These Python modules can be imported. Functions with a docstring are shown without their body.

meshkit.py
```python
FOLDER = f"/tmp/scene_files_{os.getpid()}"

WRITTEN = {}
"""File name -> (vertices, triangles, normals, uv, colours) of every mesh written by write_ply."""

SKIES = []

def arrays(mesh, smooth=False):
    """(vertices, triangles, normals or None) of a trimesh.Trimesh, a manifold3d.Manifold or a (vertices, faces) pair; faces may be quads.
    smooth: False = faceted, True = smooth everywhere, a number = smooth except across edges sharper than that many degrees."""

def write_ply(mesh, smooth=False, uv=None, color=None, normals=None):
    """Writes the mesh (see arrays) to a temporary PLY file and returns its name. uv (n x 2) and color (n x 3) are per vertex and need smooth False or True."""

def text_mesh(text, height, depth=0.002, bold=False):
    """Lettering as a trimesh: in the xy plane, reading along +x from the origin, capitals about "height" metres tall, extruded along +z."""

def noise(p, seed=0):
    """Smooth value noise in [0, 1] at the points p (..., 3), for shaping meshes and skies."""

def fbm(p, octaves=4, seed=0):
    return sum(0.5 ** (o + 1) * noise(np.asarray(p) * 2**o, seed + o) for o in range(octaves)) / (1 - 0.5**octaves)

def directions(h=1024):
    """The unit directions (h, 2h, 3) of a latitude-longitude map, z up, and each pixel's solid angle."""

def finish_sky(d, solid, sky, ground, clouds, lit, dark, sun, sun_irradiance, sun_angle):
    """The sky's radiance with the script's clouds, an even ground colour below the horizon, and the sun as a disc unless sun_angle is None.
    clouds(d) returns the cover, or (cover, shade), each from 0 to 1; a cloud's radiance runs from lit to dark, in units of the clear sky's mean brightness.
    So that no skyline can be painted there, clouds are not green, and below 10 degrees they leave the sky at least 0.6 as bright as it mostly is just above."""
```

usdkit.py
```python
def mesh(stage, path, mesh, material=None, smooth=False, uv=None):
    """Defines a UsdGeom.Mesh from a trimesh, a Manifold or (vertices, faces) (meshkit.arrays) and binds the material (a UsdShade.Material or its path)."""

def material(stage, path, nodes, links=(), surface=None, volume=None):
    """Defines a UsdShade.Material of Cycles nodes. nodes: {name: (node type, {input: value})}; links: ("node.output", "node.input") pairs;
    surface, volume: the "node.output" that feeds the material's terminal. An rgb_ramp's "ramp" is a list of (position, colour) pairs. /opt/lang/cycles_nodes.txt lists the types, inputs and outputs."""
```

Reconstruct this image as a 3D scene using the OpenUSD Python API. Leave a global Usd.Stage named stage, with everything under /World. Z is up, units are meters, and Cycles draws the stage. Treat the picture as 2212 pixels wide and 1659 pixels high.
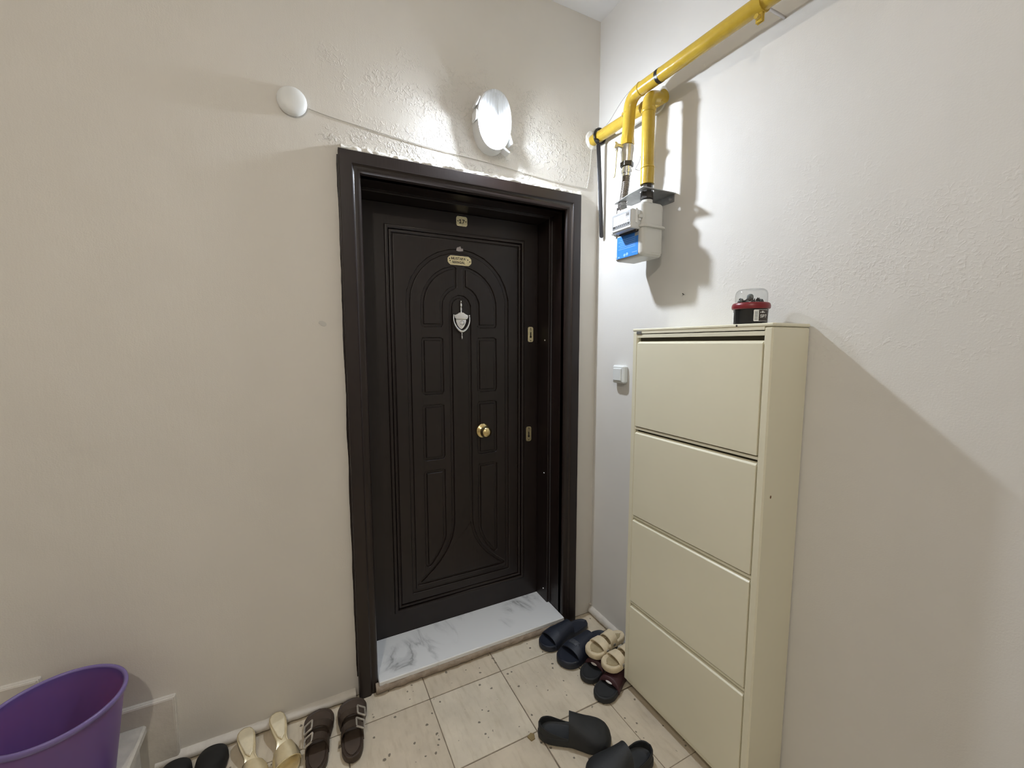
import math, numpy as np, trimesh, usdkit, meshkit
from pxr import Usd, UsdGeom, Gf
from shapely.geometry import Polygon, Point, LineString, MultiPolygon, box as sbox
from shapely import affinity
from shapely.ops import unary_union
from scipy.interpolate import PchipInterpolator, CubicSpline

stage = Usd.Stage.CreateInMemory()
UsdGeom.SetStageUpAxis(stage, 'Z'); UsdGeom.SetStageMetersPerUnit(stage, 1.0)
UsdGeom.Xform.Define(stage, '/World'); UsdGeom.Scope.Define(stage, '/World/Looks')

# ------------------------------------------------------------------ camera, lights, exposure
EXPOSURE = 0.80
LAMP_A = 1440.0          # bulb of the oval wall lamp above the door (cool white, points down)
LAMP_B = 1500.0          # bulb of the like lamp on the wall behind the viewer (warmer)
COL_A, COL_B = (0.90, 0.965, 1.06), (1.0, 0.89, 0.75)
cam = UsdGeom.Camera.Define(stage, '/World/camera')
_R = np.array([0.892884, -0.450286, -0.000901]); _F = np.array([0.448190, 0.888762, -0.096301])
_R -= _F * (_R @ _F); _R /= np.linalg.norm(_R); _F /= np.linalg.norm(_F); _U = np.cross(_R, _F)
_P = (-1.3029, -1.6648, 1.4138)
cam.AddTransformOp().Set(Gf.Matrix4d(*_R, 0, *_U, 0, *(-_F), 0, *_P, 1))
cam.CreateHorizontalApertureAttr(36.0); cam.CreateVerticalApertureAttr(27.0)
cam.CreateFocalLengthAttr(894.925 / 2212 * 36.0)
cam.CreateClippingRangeAttr(Gf.Vec2f(0.02, 100.0))
cam.CreateExposureAttr(EXPOSURE)

# ------------------------------------------------------------------ helpers: prims
_names = {}
_loc = {}
def numbered(parent, name):
    k = (parent, name); n = _names.get(k, 0); _names[k] = n + 1
    return name if n == 0 else f'{name}_{n:03d}'
def keys(p, label=None, cat=None, group=None, kind=None):
    for k, v in (('label', label), ('category', cat), ('group', group), ('kind', kind)):
        if v: p.SetCustomDataByKey(k, v)
    return p
def thing(name, label, cat, loc=(0, 0, 0), rz=0, rx=0, ry=0, group=None, kind=None):
    path = '/World/' + numbered('/World', name)
    x = UsdGeom.Xform.Define(stage, path); x.AddTranslateOp().Set(Gf.Vec3d(*map(float, loc)))
    if rz or rx or ry: x.AddRotateXYZOp().Set(Gf.Vec3f(rx, ry, rz))
    _loc[path] = np.array(loc, float)
    return keys(x.GetPrim(), label, cat, group, kind)
def obj(name, m, mat, parent=None, label=None, cat=None, kind=None, smooth=35, local=False, group=None):
    pp = str(parent.GetPath()) if parent else '/World'
    path = pp + '/' + numbered(pp, name)
    if isinstance(m, (list,)): m = trimesh.util.concatenate(m)
    m = m.copy()
    base = _loc.get(pp, np.zeros(3))
    if not local: m.apply_translation(-base)
    _loc[path] = base
    p = usdkit.mesh(stage, path, m, mat, smooth=smooth).GetPrim()
    return keys(p, label, cat, group, kind)

# ------------------------------------------------------------------ helpers: shapes
def T(v, f): return trimesh.Trimesh(np.asarray(v, float), np.asarray(f, int), process=False)
def fix(m):
    m.merge_vertices(); trimesh.repair.fix_normals(m); return m
def cbox(lo, hi, c=0.0):
    lo, hi = np.array(lo, float), np.array(hi, float)
    if c <= 0: 
        return trimesh.creation.box(bounds=[lo, hi])
    ctr, h = (lo + hi) / 2, (hi - lo) / 2; c = min(c, h.min() * .95); P = []
    for sx in (-1, 1):
        for sy in (-1, 1):
            for sz in (-1, 1):
                s = np.array([sx, sy, sz])
                for k in range(3):
                    q = h - c; q[k] = h[k]; P.append(ctr + s * q)
    return trimesh.convex.convex_hull(np.array(P))
def tube(path, r, sides=20, cap=True):
    p = np.asarray(path, float); n = len(p); r = np.broadcast_to(np.asarray(r, float), (n,))
    t = np.gradient(p, axis=0); t /= np.linalg.norm(t, axis=1, keepdims=True) + 1e-12
    a = np.cross(t[0], [0, 0, 1.0]); 
    if np.linalg.norm(a) < .1: a = np.cross(t[0], [1.0, 0, 0])
    a /= np.linalg.norm(a); ang = np.arange(sides) * 2 * np.pi / sides; V = []
    for i in range(n):
        a = a - t[i] * (a @ t[i]); a /= np.linalg.norm(a); b = np.cross(t[i], a)
        V.append(p[i] + r[i] * (np.cos(ang)[:, None] * a + np.sin(ang)[:, None] * b))
    V = np.concatenate(V); F = []
    for i in range(n - 1):
        for j in range(sides):
            k = (j + 1) % sides; q = [i * sides + j, i * sides + k, (i + 1) * sides + k, (i + 1) * sides + j]
            F += [[q[0], q[1], q[2]], [q[0], q[2], q[3]]]
    if cap:
        V = np.vstack([V, p[0], p[-1]]); c0, c1 = len(V) - 2, len(V) - 1
        for j in range(sides):
            k = (j + 1) % sides; F += [[c0, k, j], [c1, (n - 1) * sides + j, (n - 1) * sides + k]]
    return T(V, F)
def bend(pts, rad=.04, n=8):
    """polyline with rounded corners"""
    pts = [np.array(p, float) for p in pts]; out = [pts[0]]
    for a, b, c in zip(pts, pts[1:], pts[2:]):
        u, v = a - b, c - b; lu, lv = np.linalg.norm(u), np.linalg.norm(v); u /= lu; v /= lv
        d = min(rad, lu * .45, lv * .45)
        p0, p2 = b + u * d, b + v * d
        for s in np.linspace(0, 1, n): out.append((1 - s) ** 2 * p0 + 2 * s * (1 - s) * b + s * s * p2)
    out.append(pts[-1]); return np.array(out)
def spline(pts, n=40):
    pts = np.array(pts, float); d = np.r_[0, np.cumsum(np.linalg.norm(np.diff(pts, axis=0), axis=1))]
    return CubicSpline(d, pts)(np.linspace(0, d[-1], n))
def lathe(prof, n=48, axis='z', loc=(0, 0, 0)):
    """prof: (r, h) list; closed along the axis where r = 0"""
    prof = np.array(prof, float); ang = np.arange(n) * 2 * np.pi / n; V, F = [], []
    for r, h in prof: V += [[r * math.cos(a), r * math.sin(a), h] for a in ang]
    for i in range(len(prof) - 1):
        for j in range(n):
            k = (j + 1) % n; q = [i * n + j, i * n + k, (i + 1) * n + k, (i + 1) * n + j]
            if prof[i][0] > 1e-9: F.append([q[0], q[1], q[2]] if prof[i + 1][0] > 1e-9 else [q[0], q[1], q[2]])
            if prof[i + 1][0] > 1e-9: F.append([q[0], q[2], q[3]])
    V = np.array(V)
    if axis == 'y-': V = np.c_[V[:, 0], -V[:, 2], V[:, 1]]
    if axis == 'x-': V = np.c_[-V[:, 2], V[:, 0], V[:, 1]]
    m = T(V + np.array(loc), F); m.merge_vertices(); trimesh.repair.fix_normals(m); return m
def polys(g): 
    return [p for p in getattr(g, 'geoms', [g]) if p.geom_type == 'Polygon' and p.area > 1e-10]
def tri(poly):
    v, f = trimesh.creation.triangulate_polygon(poly, engine='earcut'); return np.asarray(v), np.asarray(f)
def sheet(poly, z):
    M = []
    for p in polys(poly):
        v, f = tri(p); M.append(T(np.c_[v, np.full(len(v), z)], f))
    return M
def prism(poly, z0, z1, top=0.0, bot=0.0, steps=2):
    """polygon extruded along z, edges rounded over by top / bot"""
    M = []
    def ringwall(p, q, za, zb):
        # strip between polygon p (at za) and inner polygon q (at zb)
        for s in polys(p.difference(q)):
            v, f = tri(s); b = p.boundary
            z = np.array([za if b.distance(Point(x, y)) < 1e-7 else zb for x, y in v]); M.append(T(np.c_[v, z], f))
    for p in polys(poly):
        p = p.simplify(1e-6)
        for e, zs, sg in ((top, z1, 1), (bot, z0, -1)):
            cur, cz = p, zs - sg * e
            for k in range(1, steps + 1) if e > 0 else ():
                a = k / steps * np.pi / 2
                q = p.buffer(-e * (1 - math.cos(a)), join_style=2); 
                if q.is_empty: break
                nz = zs - sg * e + sg * e * math.sin(a)
                ringwall(cur, q, cz, nz); cur, cz = q, nz
            M += sheet(cur, cz)
        for ring in [p.exterior, *p.interiors]:
            c = np.array(ring.coords)[:-1]; n = len(c); a, b = z0 + bot, z1 - top
            V = np.vstack([np.c_[c, np.full(n, a)], np.c_[c, np.full(n, b)]]); k = np.arange(n); l = (k + 1) % n
            M.append(T(V, np.vstack([np.c_[k, l, l + n], np.c_[k, l + n, k + n]])))
    m = trimesh.util.concatenate(M); m.merge_vertices(digits_vertex=6); trimesh.repair.fix_normals(m, multibody=True); return m
def face_y(m, y):                 # polygon coords (x, z), extrusion -> towards -y from plane y
    v = m.vertices; n = trimesh.Trimesh(np.c_[v[:, 0], y - v[:, 2], v[:, 1]], m.faces, process=False); return n
def face_x(m, x):                 # polygon coords (y, z), extrusion -> towards -x; reading direction -y
    v = m.vertices; n = trimesh.Trimesh(np.c_[x - v[:, 2], v[:, 0], v[:, 1]], m.faces[:, ::-1], process=False); return n
def rrect(x0, y0, x1, y1, r): 
    return sbox(x0 + r, y0 + r, x1 - r, y1 - r).buffer(r, quad_segs=5)
def grid_shell(A, B):
    """closed shell between two (n, m, 3) grids"""
    n, m = A.shape[:2]; V = np.vstack([A.reshape(-1, 3), B.reshape(-1, 3)]); N = n * m; F = []
    def quad(a, b, c, d): F.extend([[a, b, c], [a, c, d]])
    for i in range(n - 1):
        for j in range(m - 1):
            a, b, c, d = i * m + j, i * m + j + 1, (i + 1) * m + j + 1, (i + 1) * m + j
            quad(a, b, c, d); quad(N + d, N + c, N + b, N + a)
    for i in range(n - 1):
        for j in (0, m - 1):
            a, b = i * m + j, (i + 1) * m + j; quad(a, b, N + b, N + a)
    for j in range(m - 1):
        for i in (0, n - 1):
            a, b = i * m + j, i * m + j + 1; quad(a, b, N + b, N + a)
    return fix(T(V, F))
def loft(rings, n):
    """rings: closed loops of 2n points, left side heel->toe then right side back; capped with strips"""
    V = np.vstack(rings); L = len(rings[0]); F = []
    for i in range(len(rings) - 1):
        for j in range(L):
            k = (j + 1) % L; a, b, c, d = i * L + j, i * L + k, (i + 1) * L + k, (i + 1) * L + j; F += [[a, b, c], [a, c, d]]
    for o, fl in ((0, 1), ((len(rings) - 1) * L, 0)):
        for i in range(n):
            a, b = i, i + 1; c, d = (L - i - 1) % L, (L - i) % L
            q = [[a, b, c], [a, c, d]]
            F += [[o + x for x in (t if fl else t[::-1])] for t in q if len(set(t)) == 3]
    return fix(T(V, F))

# ------------------------------------------------------------------ helpers: materials
_mats = {}
def mat(name, nodes, links, surface='p.BSDF'):
    _mats[name] = usdkit.material(stage, '/World/Looks/' + name, nodes, links, surface=surface); return _mats[name]
def pm(name, color, rough=.5, metal=0.0, var=0.0, vscale=12.0, bump=0.0, bscale=200.0, **kw):
    nodes = {'p': ('principled_bsdf', dict(base_color=color, roughness=rough, metallic=metal, **kw))}; links = []
    if var or bump: nodes['tc'] = ('geometry', {})
    if var:
        nodes['n'] = ('noise_texture', dict(scale=vscale, detail=4.0))
        c = np.array(color); nodes['r'] = ('rgb_ramp', dict(ramp=[(.3, tuple(c * (1 - var))), (.7, tuple(np.minimum(c * (1 + var), 1)))]))
        links += [('tc.position', 'n.vector'), ('n.fac', 'r.fac'), ('r.color', 'p.base_color')]
    if bump:
        nodes['bn'] = ('noise_texture', dict(scale=bscale, detail=3.0)); nodes['b'] = ('bump', dict(distance=bump, strength=1.0))
        links += [('tc.position', 'bn.vector'), ('bn.fac', 'b.height'), ('b.normal', 'p.normal')]
    return mat(name, nodes, links)

def wall_mat(name, color, patch=None, streak_rot=(0, 0, 0), fine=1.0):
    """painted plaster: broad waviness, brush streaks, and rough trowelled patches (real relief of the plaster)"""
    N = {'g': ('geometry', {}), 'p': ('principled_bsdf', dict(roughness=.62, specular_ior_level=.3))}; L = []
    c = np.array(color)
    N['cn'] = ('noise_texture', dict(scale=1.6, detail=5.0, roughness=.6))
    N['cr'] = ('rgb_ramp', dict(ramp=[(.25, tuple(c * .955)), (.75, tuple(np.minimum(c * 1.03, 1)))]))
    L += [('g.position', 'cn.vector'), ('cn.fac', 'cr.fac'), ('cr.color', 'p.base_color')]
    N['w'] = ('noise_texture', dict(scale=5.0, detail=2.0)); L += [('g.position', 'w.vector')]
    N['wm'] = ('math', dict(math_type='multiply', value2=.0035)); L += [('w.fac', 'wm.value1')]
    N['mp'] = ('mapping', dict(mapping_type='point', rotation=streak_rot, scale=(1, 1, .22))); L += [('g.position', 'mp.vector')]
    N['s'] = ('noise_texture', dict(scale=70.0, detail=3.0, roughness=.55)); L += [('mp.vector', 's.vector')]
    N['sm'] = ('math', dict(math_type='multiply', value2=.00028 * fine)); L += [('s.fac', 'sm.value1')]
    N['f'] = ('noise_texture', dict(scale=230.0, detail=2.0)); L += [('g.position', 'f.vector')]
    N['fm'] = ('math', dict(math_type='multiply', value2=.00025)); L += [('f.fac', 'fm.value1')]
    N['a1'] = ('math', dict(math_type='add')); N['a2'] = ('math', dict(math_type='add'))
    L += [('wm.value', 'a1.value1'), ('sm.value', 'a1.value2'), ('a1.value', 'a2.value1'), ('fm.value', 'a2.value2')]
    last = 'a2.value'
    for i, (ctr, rad, amp, sc) in enumerate(patch or []):
        N[f'd{i}'] = ('vector_math', dict(math_type='subtract', vector2=ctr)); L += [('g.position', f'd{i}.vector1')]
        N[f'e{i}'] = ('vector_math', dict(math_type='divide', vector2=rad)); L += [(f'd{i}.vector', f'e{i}.vector1')]
        N[f'l{i}'] = ('vector_math', dict(math_type='length')); L += [(f'e{i}.vector', f'l{i}.vector1')]
        N[f'q{i}'] = ('noise_texture', dict(scale=9.0, detail=3.0)); L += [('g.position', f'q{i}.vector')]
        N[f'o{i}'] = ('math', dict(math_type='multiply_add', value2=2.6, value3=-1.2)); L += [(f'q{i}.fac', f'o{i}.value1')]
        N[f'h{i}'] = ('math', dict(math_type='add')); L += [(f'l{i}.value', f'h{i}.value1'), (f'o{i}.value', f'h{i}.value2')]
        N[f'm{i}'] = ('map_range', dict(range_type='smoothstep', from_min=1.1, from_max=.45, to_min=0.0, to_max=1.0, clamp=True)); L += [(f'h{i}.value', f'm{i}.value')]
        N[f't{i}'] = ('noise_texture', dict(scale=sc, detail=4.0, roughness=.5, distortion=.9)); L += [('g.position', f't{i}.vector')]
        N[f'u{i}'] = ('map_range', dict(range_type='smoothstep', from_min=.47, from_max=.70, to_min=0.0, to_max=amp, clamp=True)); L += [(f't{i}.fac', f'u{i}.value')]
        N[f'v{i}'] = ('math', dict(math_type='multiply')); L += [(f'm{i}.result', f'v{i}.value1'), (f'u{i}.result', f'v{i}.value2')]
        N[f'x{i}'] = ('math', dict(math_type='add')); L += [(last, f'x{i}.value1'), (f'v{i}.value', f'x{i}.value2')]
        last = f'x{i}.value'
    N['b'] = ('bump', dict(distance=1.0, strength=1.0)); L += [(last, 'b.height'), ('b.normal', 'p.normal')]
    return mat(name, N, L)

WC = (.74, .715, .665)
M_back = wall_mat('back_wall_paint', (.72, .69, .635), [((-.62, 0, 2.3), (.62, 1, .26), .0016, 85.0), ((-.25, 0, 2.28), (.3, 1, .2), .0022, 50.0), ((-.7, 0, 2.13), (.6, 1, .05), .003, 60.0)], (0, .5, 0))
M_right = wall_mat('right_wall_paint', (.75, .735, .705), [((0, -1.0, 1.62), (1, .3, .30), .0005, 85.0), ((0, -1.3, 1.6), (1, .4, .2), .0005, 95.0)], (.9, 0, 0), fine=.7)
M_plain = wall_mat('plain_wall_paint', (.72, .69, .64))
M_ceil = pm('ceiling_paint', (.82, .82, .82), .8)
M_plaster = pm('bare_plaster', (.80, .78, .72), .75, bump=.002, bscale=90.0, var=.05)
M_base = pm('skirting_paint', (.66, .62, .56), .5, var=.06, bump=.001, bscale=60.0)
M_step = pm('step_stone', (.64, .605, .54), .55, var=.10, vscale=25.0, bump=.0008, bscale=120.0)
def door_paint(name, c, rough):
    return mat(name, {'g': ('geometry', {}), 'n': ('noise_texture', dict(scale=6.0, detail=5.0)), 'r': ('rgb_ramp', dict(ramp=[(.3, tuple(np.array(c) * .85)), (.7, tuple(np.array(c) * 1.12))])),
        'mp': ('mapping', dict(scale=(1, 1, .06))), 'b1': ('noise_texture', dict(scale=260.0, detail=3.0)), 'b': ('bump', dict(distance=.00025, strength=1.0)),
        'p': ('principled_bsdf', dict(roughness=rough))},
        [('g.position', 'n.vector'), ('n.fac', 'r.fac'), ('r.color', 'p.base_color'), ('g.position', 'mp.vector'), ('mp.vector', 'b1.vector'), ('b1.fac', 'b.height'), ('b.normal', 'p.normal')])
M_door = door_paint('door_brown', (.0110, .0054, .0043), .44)
M_case = door_paint('casing_brown', (.0150, .0084, .0070), .36)
M_seal = pm('door_seal', (.05, .045, .045), .4)
M_brass = pm('brass', (.78, .62, .30), .22, 1.0)
M_plate = pm('plate_gold', (.80, .72, .46), .40, .25, var=.12, vscale=60.0)
M_platedim = pm('plate_old_gold', (.36, .30, .17), .5, .35, var=.2, vscale=90.0)
M_ink = pm('black_print', (.02, .017, .012), .6)
M_chrome = pm('chrome', (.85, .86, .87), .10, 1.0)
M_screw = pm('screw_steel', (.6, .58, .58), .35, .9)
def tile_mat(name, c):
    return mat(name, {'g': ('geometry', {}), 'n': ('noise_texture', dict(scale=7.0, detail=5.0, roughness=.6)),
        'r': ('rgb_ramp', dict(ramp=[(.28, tuple(np.array(c) * .86)), (.72, tuple(np.array(c) * 1.08))])),
        'm2': ('mapping', dict(scale=(1.0, .22, 1), rotation=(0, 0, .35))), 'n2': ('noise_texture', dict(scale=55.0, detail=4.0)),
        'r2': ('rgb_ramp', dict(ramp=[(.30, (.86, .84, .80)), (.50, (1, 1, 1))])), 'mx': ('mix_color', dict(blend_type='multiply', fac=.75)),
        'v': ('voronoi_texture', dict(scale=30.0, randomness=1.0)), 'nv': ('noise_texture', dict(scale=90.0, detail=2.0)), 'va': ('math', dict(math_type='multiply_add', value2=.30)),
        'nm': ('noise_texture', dict(scale=14.0, detail=1.0)), 'nr': ('map_range', dict(from_min=.38, from_max=.70, to_min=.03, to_max=.24, clamp=True)),
        'lt': ('math', dict(math_type='subtract')), 'sp': ('map_range', dict(range_type='smoothstep', from_min=.10, from_max=.16, to_min=.78, to_max=0.0, clamp=True)),
        'mx2': ('mix_color', dict(blend_type='mix', b=(.085, .07, .05))),
        'bn': ('noise_texture', dict(scale=40.0, detail=4.0)), 'b': ('bump', dict(distance=.0012, strength=1.0)),
        'p': ('principled_bsdf', dict(roughness=.55, specular_ior_level=.35))},
        [('g.position', 'n.vector'), ('n.fac', 'r.fac'), ('g.position', 'm2.vector'), ('m2.vector', 'n2.vector'), ('n2.fac', 'r2.fac'), ('r.color', 'mx.a'), ('r2.color', 'mx.b'),
         ('g.position', 'v.vector'), ('g.position', 'nv.vector'), ('nv.fac', 'va.value1'), ('v.distance', 'va.value3'), ('g.position', 'nm.vector'), ('nm.fac', 'nr.value'),
         ('va.value', 'lt.value1'), ('nr.result', 'lt.value2'), ('lt.value', 'sp.value'), ('sp.result', 'mx2.fac'), ('mx.result', 'mx2.a'), ('mx2.result', 'p.base_color'),
         ('g.position', 'bn.vector'), ('bn.fac', 'b.height'), ('b.normal', 'p.normal')])
M_tiles = [tile_mat('floor_tile_cream', (.685, .605, .475)), tile_mat('floor_tile_buff', (.66, .575, .445)), tile_mat('floor_tile_light', (.71, .635, .505))]
M_grout = pm('grout', (.23, .185, .135), .8, var=.3, vscale=40.0)
M_marble = mat('marble', {'g': ('geometry', {}), 'mp': ('mapping', dict(scale=(1.0, .7, 1), rotation=(0, 0, .6))), 'n': ('noise_texture', dict(scale=4.2, detail=7.0, roughness=.55, distortion=1.3)),
    'r': ('rgb_ramp', dict(ramp=[(0, (.80, .81, .81)), (.42, (.82, .83, .83)), (.48, (.62, .63, .63)), (.50, (.36, .37, .37)), (.52, (.64, .65, .65)), (.57, (.82, .83, .83)), (1, (.84, .85, .85))])),
    'n2': ('noise_texture', dict(scale=2.6, detail=2.0)), 'r2': ('rgb_ramp', dict(ramp=[(.52, (0, 0, 0)), (.66, (1, 1, 1))])), 'mx': ('mix_color', dict(a=(.82, .83, .83))), 'p': ('principled_bsdf', dict(roughness=.33))},
    [('g.position', 'mp.vector'), ('mp.vector', 'n.vector'), ('n.fac', 'r.fac'), ('g.position', 'n2.vector'), ('n2.fac', 'r2.fac'), ('r2.color', 'mx.fac'), ('r.color', 'mx.b'), ('mx.result', 'p.base_color')])
M_cement = pm('cement_edge', (.33, .265, .205), .85, var=.2, vscale=30.0, bump=.003, bscale=80.0)
M_yellow = mat('yellow_gas_paint', {'g': ('geometry', {}), 'n': ('noise_texture', dict(scale=18.0, detail=4.0)), 'r': ('rgb_ramp', dict(ramp=[(.3, (.47, .315, .035)), (.7, (.57, .395, .055))])),
    'bn': ('noise_texture', dict(scale=55.0, detail=3.0)), 'b': ('bump', dict(distance=.0008, strength=1.0)), 'p': ('principled_bsdf', dict(roughness=.22))},
    [('g.position', 'n.vector'), ('n.fac', 'r.fac'), ('r.color', 'p.base_color'), ('g.position', 'bn.vector'), ('bn.fac', 'b.height'), ('b.normal', 'p.normal')])
M_black = pm('black_plastic', (.012, .011, .012), .30)
M_tape = pm('black_tape', (.012, .010, .010), .4)
M_steel = pm('hose_steel', (.46, .43, .40), .32, 1.0)
M_valve = pm('valve_nickel', (.62, .60, .56), .30, .9, var=.1, vscale=80.0)
M_zinc = pm('zinc_plate', (.36, .36, .35), .45, .8, var=.15, vscale=30.0)
M_darksteel = pm('dark_fitting', (.06, .055, .05), .4, .5)
M_meter = pm('meter_grey', (.62, .62, .585), .42)
M_white = pm('white_plastic', (.80, .81, .80), .35)
M_blue = pm('blue_label', (.055, .26, .80), .35)
M_bluelt = pm('pale_blue_print', (.32, .55, .95), .4)
M_grey = pm('grey_print', (.35, .36, .37), .5)
M_lampbase = pm('lamp_base_plastic', (.72, .72, .70), .4)
M_cabinet = pm('cabinet_cream', (.80, .765, .60), .38, var=.02, vscale=3.0, bump=.00006, bscale=900.0)
M_cabrail = pm('cabinet_rail', (.80, .77, .61), .4)
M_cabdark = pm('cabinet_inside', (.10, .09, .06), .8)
M_jarblack = pm('jar_black', (.012, .012, .012), .25)
M_jarred = pm('jar_red_lid', (.20, .012, .018), .35)
M_jarclear = mat('jar_clear_plastic', {'t': ('transparent_bsdf', dict(color=(.975, .98, .98))), 'gl': ('glossy_bsdf', dict(color=(.6, .6, .6), roughness=.06)), 'lw': ('layer_weight', dict(blend=.5)), 'pw': ('math', dict(math_type='power', value2=4.0)), 'f': ('math', dict(math_type='multiply_add', value2=.45, value3=.035)), 'm': ('mix_closure', {})},
    [('lw.facing', 'pw.value1'), ('pw.value', 'f.value1'), ('f.value', 'm.fac'), ('t.BSDF', 'm.closure1'), ('gl.BSDF', 'm.closure2')], surface='m.closure')
M_lump = pm('grey_lump', (.16, .18, .18), .6, var=.3, vscale=200.0)
M_leaf = pm('dark_debris', (.02, .018, .016), .6)
M_purple = pm('purple_plastic', (.125, .072, .255), .38, subsurface_weight=.12, subsurface_scale=.01)
M_rimp = pm('purple_rim', (.19, .14, .345), .32)
M_navy = pm('navy_rubber', (.0125, .0165, .030), .55, bump=.0003, bscale=500.0)
M_navy2 = pm('navy_print', (.065, .07, .085), .5)
M_charcoal = pm('charcoal_rubber', (.0165, .018, .020), .62, bump=.0003, bscale=500.0)
M_maroon = pm('maroon_strap', (.050, .016, .020), .55)
M_whitefelt = pm('white_logo', (.70, .67, .64), .7)
M_cream = pm('cream_rubber', (.72, .61, .42), .6, var=.08, vscale=40.0, bump=.0004, bscale=400.0)
M_creamin = pm('cream_footbed', (.42, .34, .20), .7, var=.1, vscale=60.0)
M_gold = pm('gold_leather', (.90, .80, .56), .26, .85, var=.05, vscale=60.0)
M_goldpad = pm('gold_insole', (.80, .72, .53), .42, .45, var=.06, vscale=40.0)
M_tan = pm('tan_sole', (.40, .28, .17), .6)
M_brown = pm('brown_leather', (.048, .031, .021), .55, var=.12, vscale=30.0, bump=.0004, bscale=300.0)
M_brownbed = pm('brown_footbed', (.062, .041, .028), .65, var=.15, vscale=30.0)
M_rhine = pm('rhinestone', (.75, .72, .66), .18, .85, bump=.004, bscale=420.0)
M_blackshoe = pm('black_suede', (.008, .008, .008), .75)
M_chip = pm('tan_chip', (.26, .19, .08), .7)
M_switch = pm('switch_white', (.74, .76, .75), .38)
M_cable = pm('painted_cable', (.62, .59, .53), .6)
M_wire = pm('grey_wire', (.30, .30, .29), .5)
M_bulbA = mat('bulb_glow', {'e': ('emission', dict(color=COL_A, strength=LAMP_A))}, [], surface='e.emission')
M_bulbB = mat('bulb_glow_warm', {'e': ('emission', dict(color=COL_B, strength=LAMP_B))}, [], surface='e.emission')
M_glass = mat('ribbed_lamp_glass', {'g': ('geometry', {}), 'mp': ('mapping', dict(location=(.566, 0, -2.335), scale=(1.3, .2, 1))), 'w': ('wave_texture', dict(wave_type='rings', rings_direction='spherical', scale=24.0, distortion=2.5, detail=1.0)),
    'b': ('bump', dict(distance=.0016, strength=1.0)), 't': ('transparent_bsdf', dict(color=(.97, .985, 1.0))), 'd': ('translucent_bsdf', dict(color=(.80, .84, .88))), 'd2': ('diffuse_bsdf', dict(color=(.78, .80, .83))),
    'gl': ('glossy_bsdf', dict(color=(1, 1, 1), roughness=.08)), 'lw': ('layer_weight', dict(blend=.5)), 'pw': ('math', dict(math_type='power', value2=4.0)), 'f': ('math', dict(math_type='multiply_add', value2=.5, value3=.04)), 'm0': ('mix_closure', dict(fac=.5)), 'wr': ('map_range', dict(from_min=.2, from_max=.8, to_min=.16, to_max=.40, clamp=True)), 'm1': ('mix_closure', {}), 'm2': ('mix_closure', {})},
    [('g.position', 'mp.vector'), ('mp.vector', 'w.vector'), ('w.fac', 'b.height'), ('b.normal', 'gl.normal'), ('b.normal', 'd.normal'), ('b.normal', 'd2.normal'), ('w.fac', 'wr.value'), ('wr.result', 'm1.fac'), ('lw.facing', 'pw.value1'), ('pw.value', 'f.value1'),
     ('d.BSDF', 'm0.closure1'), ('d2.BSDF', 'm0.closure2'), ('t.BSDF', 'm1.closure1'), ('m0.closure', 'm1.closure2'), ('f.value', 'm2.fac'), ('m1.closure', 'm2.closure1'), ('gl.BSDF', 'm2.closure2')], surface='m2.closure')

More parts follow.
